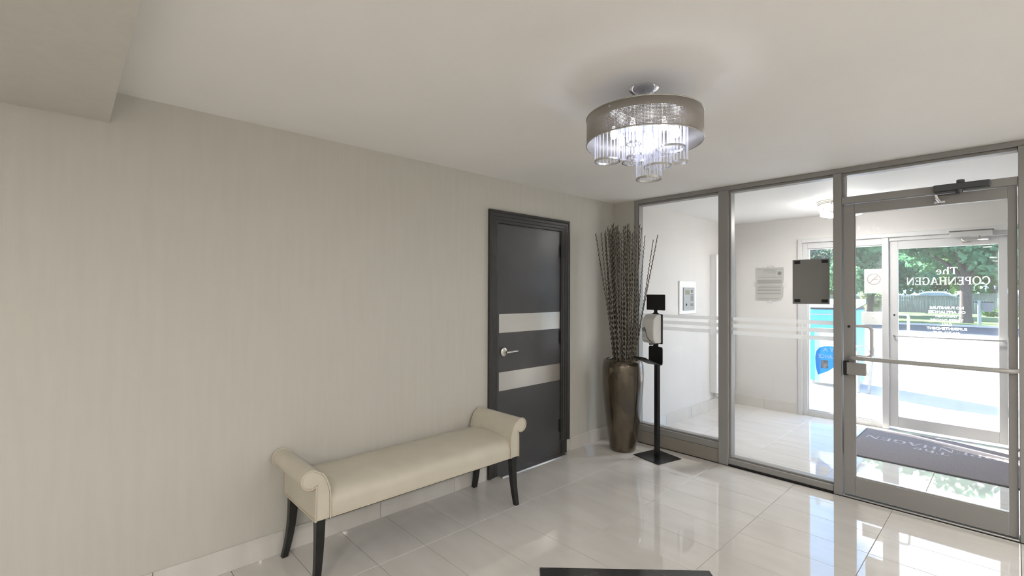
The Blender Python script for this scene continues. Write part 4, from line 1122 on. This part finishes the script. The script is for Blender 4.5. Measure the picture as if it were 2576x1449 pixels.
tree('leafy_tree', 'dense green tree behind the sidelight no smoking sign', -4.0, 36.5, 0.22, 2.2, lumpy(0, 0, 4.8, 4.0, 3.6, 3.5, 20, 5), 18000, 0.17, M_leaf, 5, lean=0.2)
tree('grey_tree', 'grey green sparkling tree nearest the road behind the grey card', -7.6, 28.0, 0.20, 2.3, lumpy(0, 0, 5.4, 3.7, 3.4, 3.7, 20, 8), 17000, 0.14, M_leaf2, 8)
tree('street_tree', 'tall green street tree further left along the road', -15.5, 29.5, 0.24, 2.4, lumpy(0, 0, 6.4, 4.2, 3.6, 4.4, 20, 11), 14000, 0.20, M_leaf, 11)
tree('leafy_tree', 'green tree at the right end of the fence behind the maple', 7.5, 38.0, 0.22, 2.4, lumpy(0, 0, 5.2, 4.5, 3.6, 3.6, 18, 9), 15000, 0.17, M_leaf, 9)
for x_, y_, lab in ((-15.0, 52.0, 'bright tree behind the fence at its far left'), (-10.8, 61.0, 'bright tree deep behind the fence under the grey green tree'), (-6.6, 52.0, 'bright yellow green tree above the fence behind the flowering shrub'),
                    (-2.4, 61.0, 'bright yellow green tree deep behind the fence left of the maple'), (1.8, 52.0, 'bright yellow green tree above the fence behind the maple trunk'), (6.0, 61.0, 'bright tree deep behind the fence right of the maple trunk'), (10.2, 52.0, 'bright tree behind the fence at its far right')):
    sd = int(40 + x_ * 10 + y_)
    tree('background_tree', lab, x_, y_, 0.18, 1.6, lumpy(0, 0, 3.8, 3.3, 2.2, 2.7, 12, abs(sd), 0.48), 6500, 0.20, M_leaf3, abs(sd), group='trees behind the fence')
tree('flowering_shrub', 'flowering shrub in front of the fence seen through the sidelight', -4.5, 40.5, 0.0, 0, [(0, 0, 0.55, 0.55, 0.5, 0.55), (0.35, 0, 1.0, 0.5, 0.5, 0.5), (-0.3, 0, 1.35, 0.5, 0.4, 0.45)], 1500, 0.09, M_leaf4, 61, cat='shrub')
tree('low_shrub', 'low bright shrub at the fence foot right of the maple', 2.6, 40.0, 0.0, 0, [(-0.7, 0, 0.25, 0.6, 0.4, 0.25), (0.5, 0, 0.25, 0.7, 0.4, 0.28)], 900, 0.08, M_leaf3, 62, cat='shrub')

# small utility post by the kerb
up_ = thing('utility_post', 'slim pale post with small box on the far kerb', 'post', (1.75, 28.2, 0))
obj('post', MB().cyl((1.75, 28.2, 0), (1.75, 28.2, 1.18), 0.07, n=12), M_palemetal, up_, smooth=60)
boxo('meter_box', (1.86, 2.22, 28.1, 28.3, 0.62, 1.05), mat('meter_grey', (0.16, 0.16, 0.18), 0.5), up_, 0.02)
boxo('bracket', (1.55, 2.25, 28.17, 28.23, 1.06, 1.12), M_hinge, up_)

# parked cars behind the fence (roofs show above it)
def car(x, y, rz, label):
    t = thing('parked_car', label, 'car', (x, y, 0), rz)
    low = [(-2.2, 0.35), (-2.2, 0.75), (-1.9, 0.88), (-1.3, 0.95), (1.2, 0.98), (1.95, 0.90), (2.2, 0.72), (2.2, 0.35)]
    obj('body', MB().prism(low, 1, -0.88, 0.88), M_car, t, 0.06, local=True)
    cab = [(-1.45, 0.95), (-0.75, 1.55), (-0.3, 1.66), (0.6, 1.66), (1.05, 1.52), (1.55, 0.97)]
    obj('roof', MB().prism(cab, 1, -0.74, 0.74), M_car, t, 0.05, local=True)
    gl = [(-1.28, 0.99), (-0.70, 1.47), (-0.28, 1.56), (0.58, 1.56), (0.98, 1.45), (1.38, 1.0)]
    obj('side_windows', MB().prism(gl, 1, -0.748, 0.748), M_carglass, t, local=True)
    for sx in (-1.35, 1.35):
        for sy in (-0.80, 0.80):
            obj('wheel', MB().lathe([(0.0, -0.1), (0.33, -0.1), (0.33, 0.1), (0.0, 0.1)], (sx, sy, 0.33), 24, 'y'), M_tyre, t, smooth=40, local=True)
    return t
car(-1.6, 47.0, 0.05, 'pale silver car parked behind the fence left of the trunk')
car(4.4, 47.0, -0.03, 'pale silver car parked behind the fence right of the trunk')
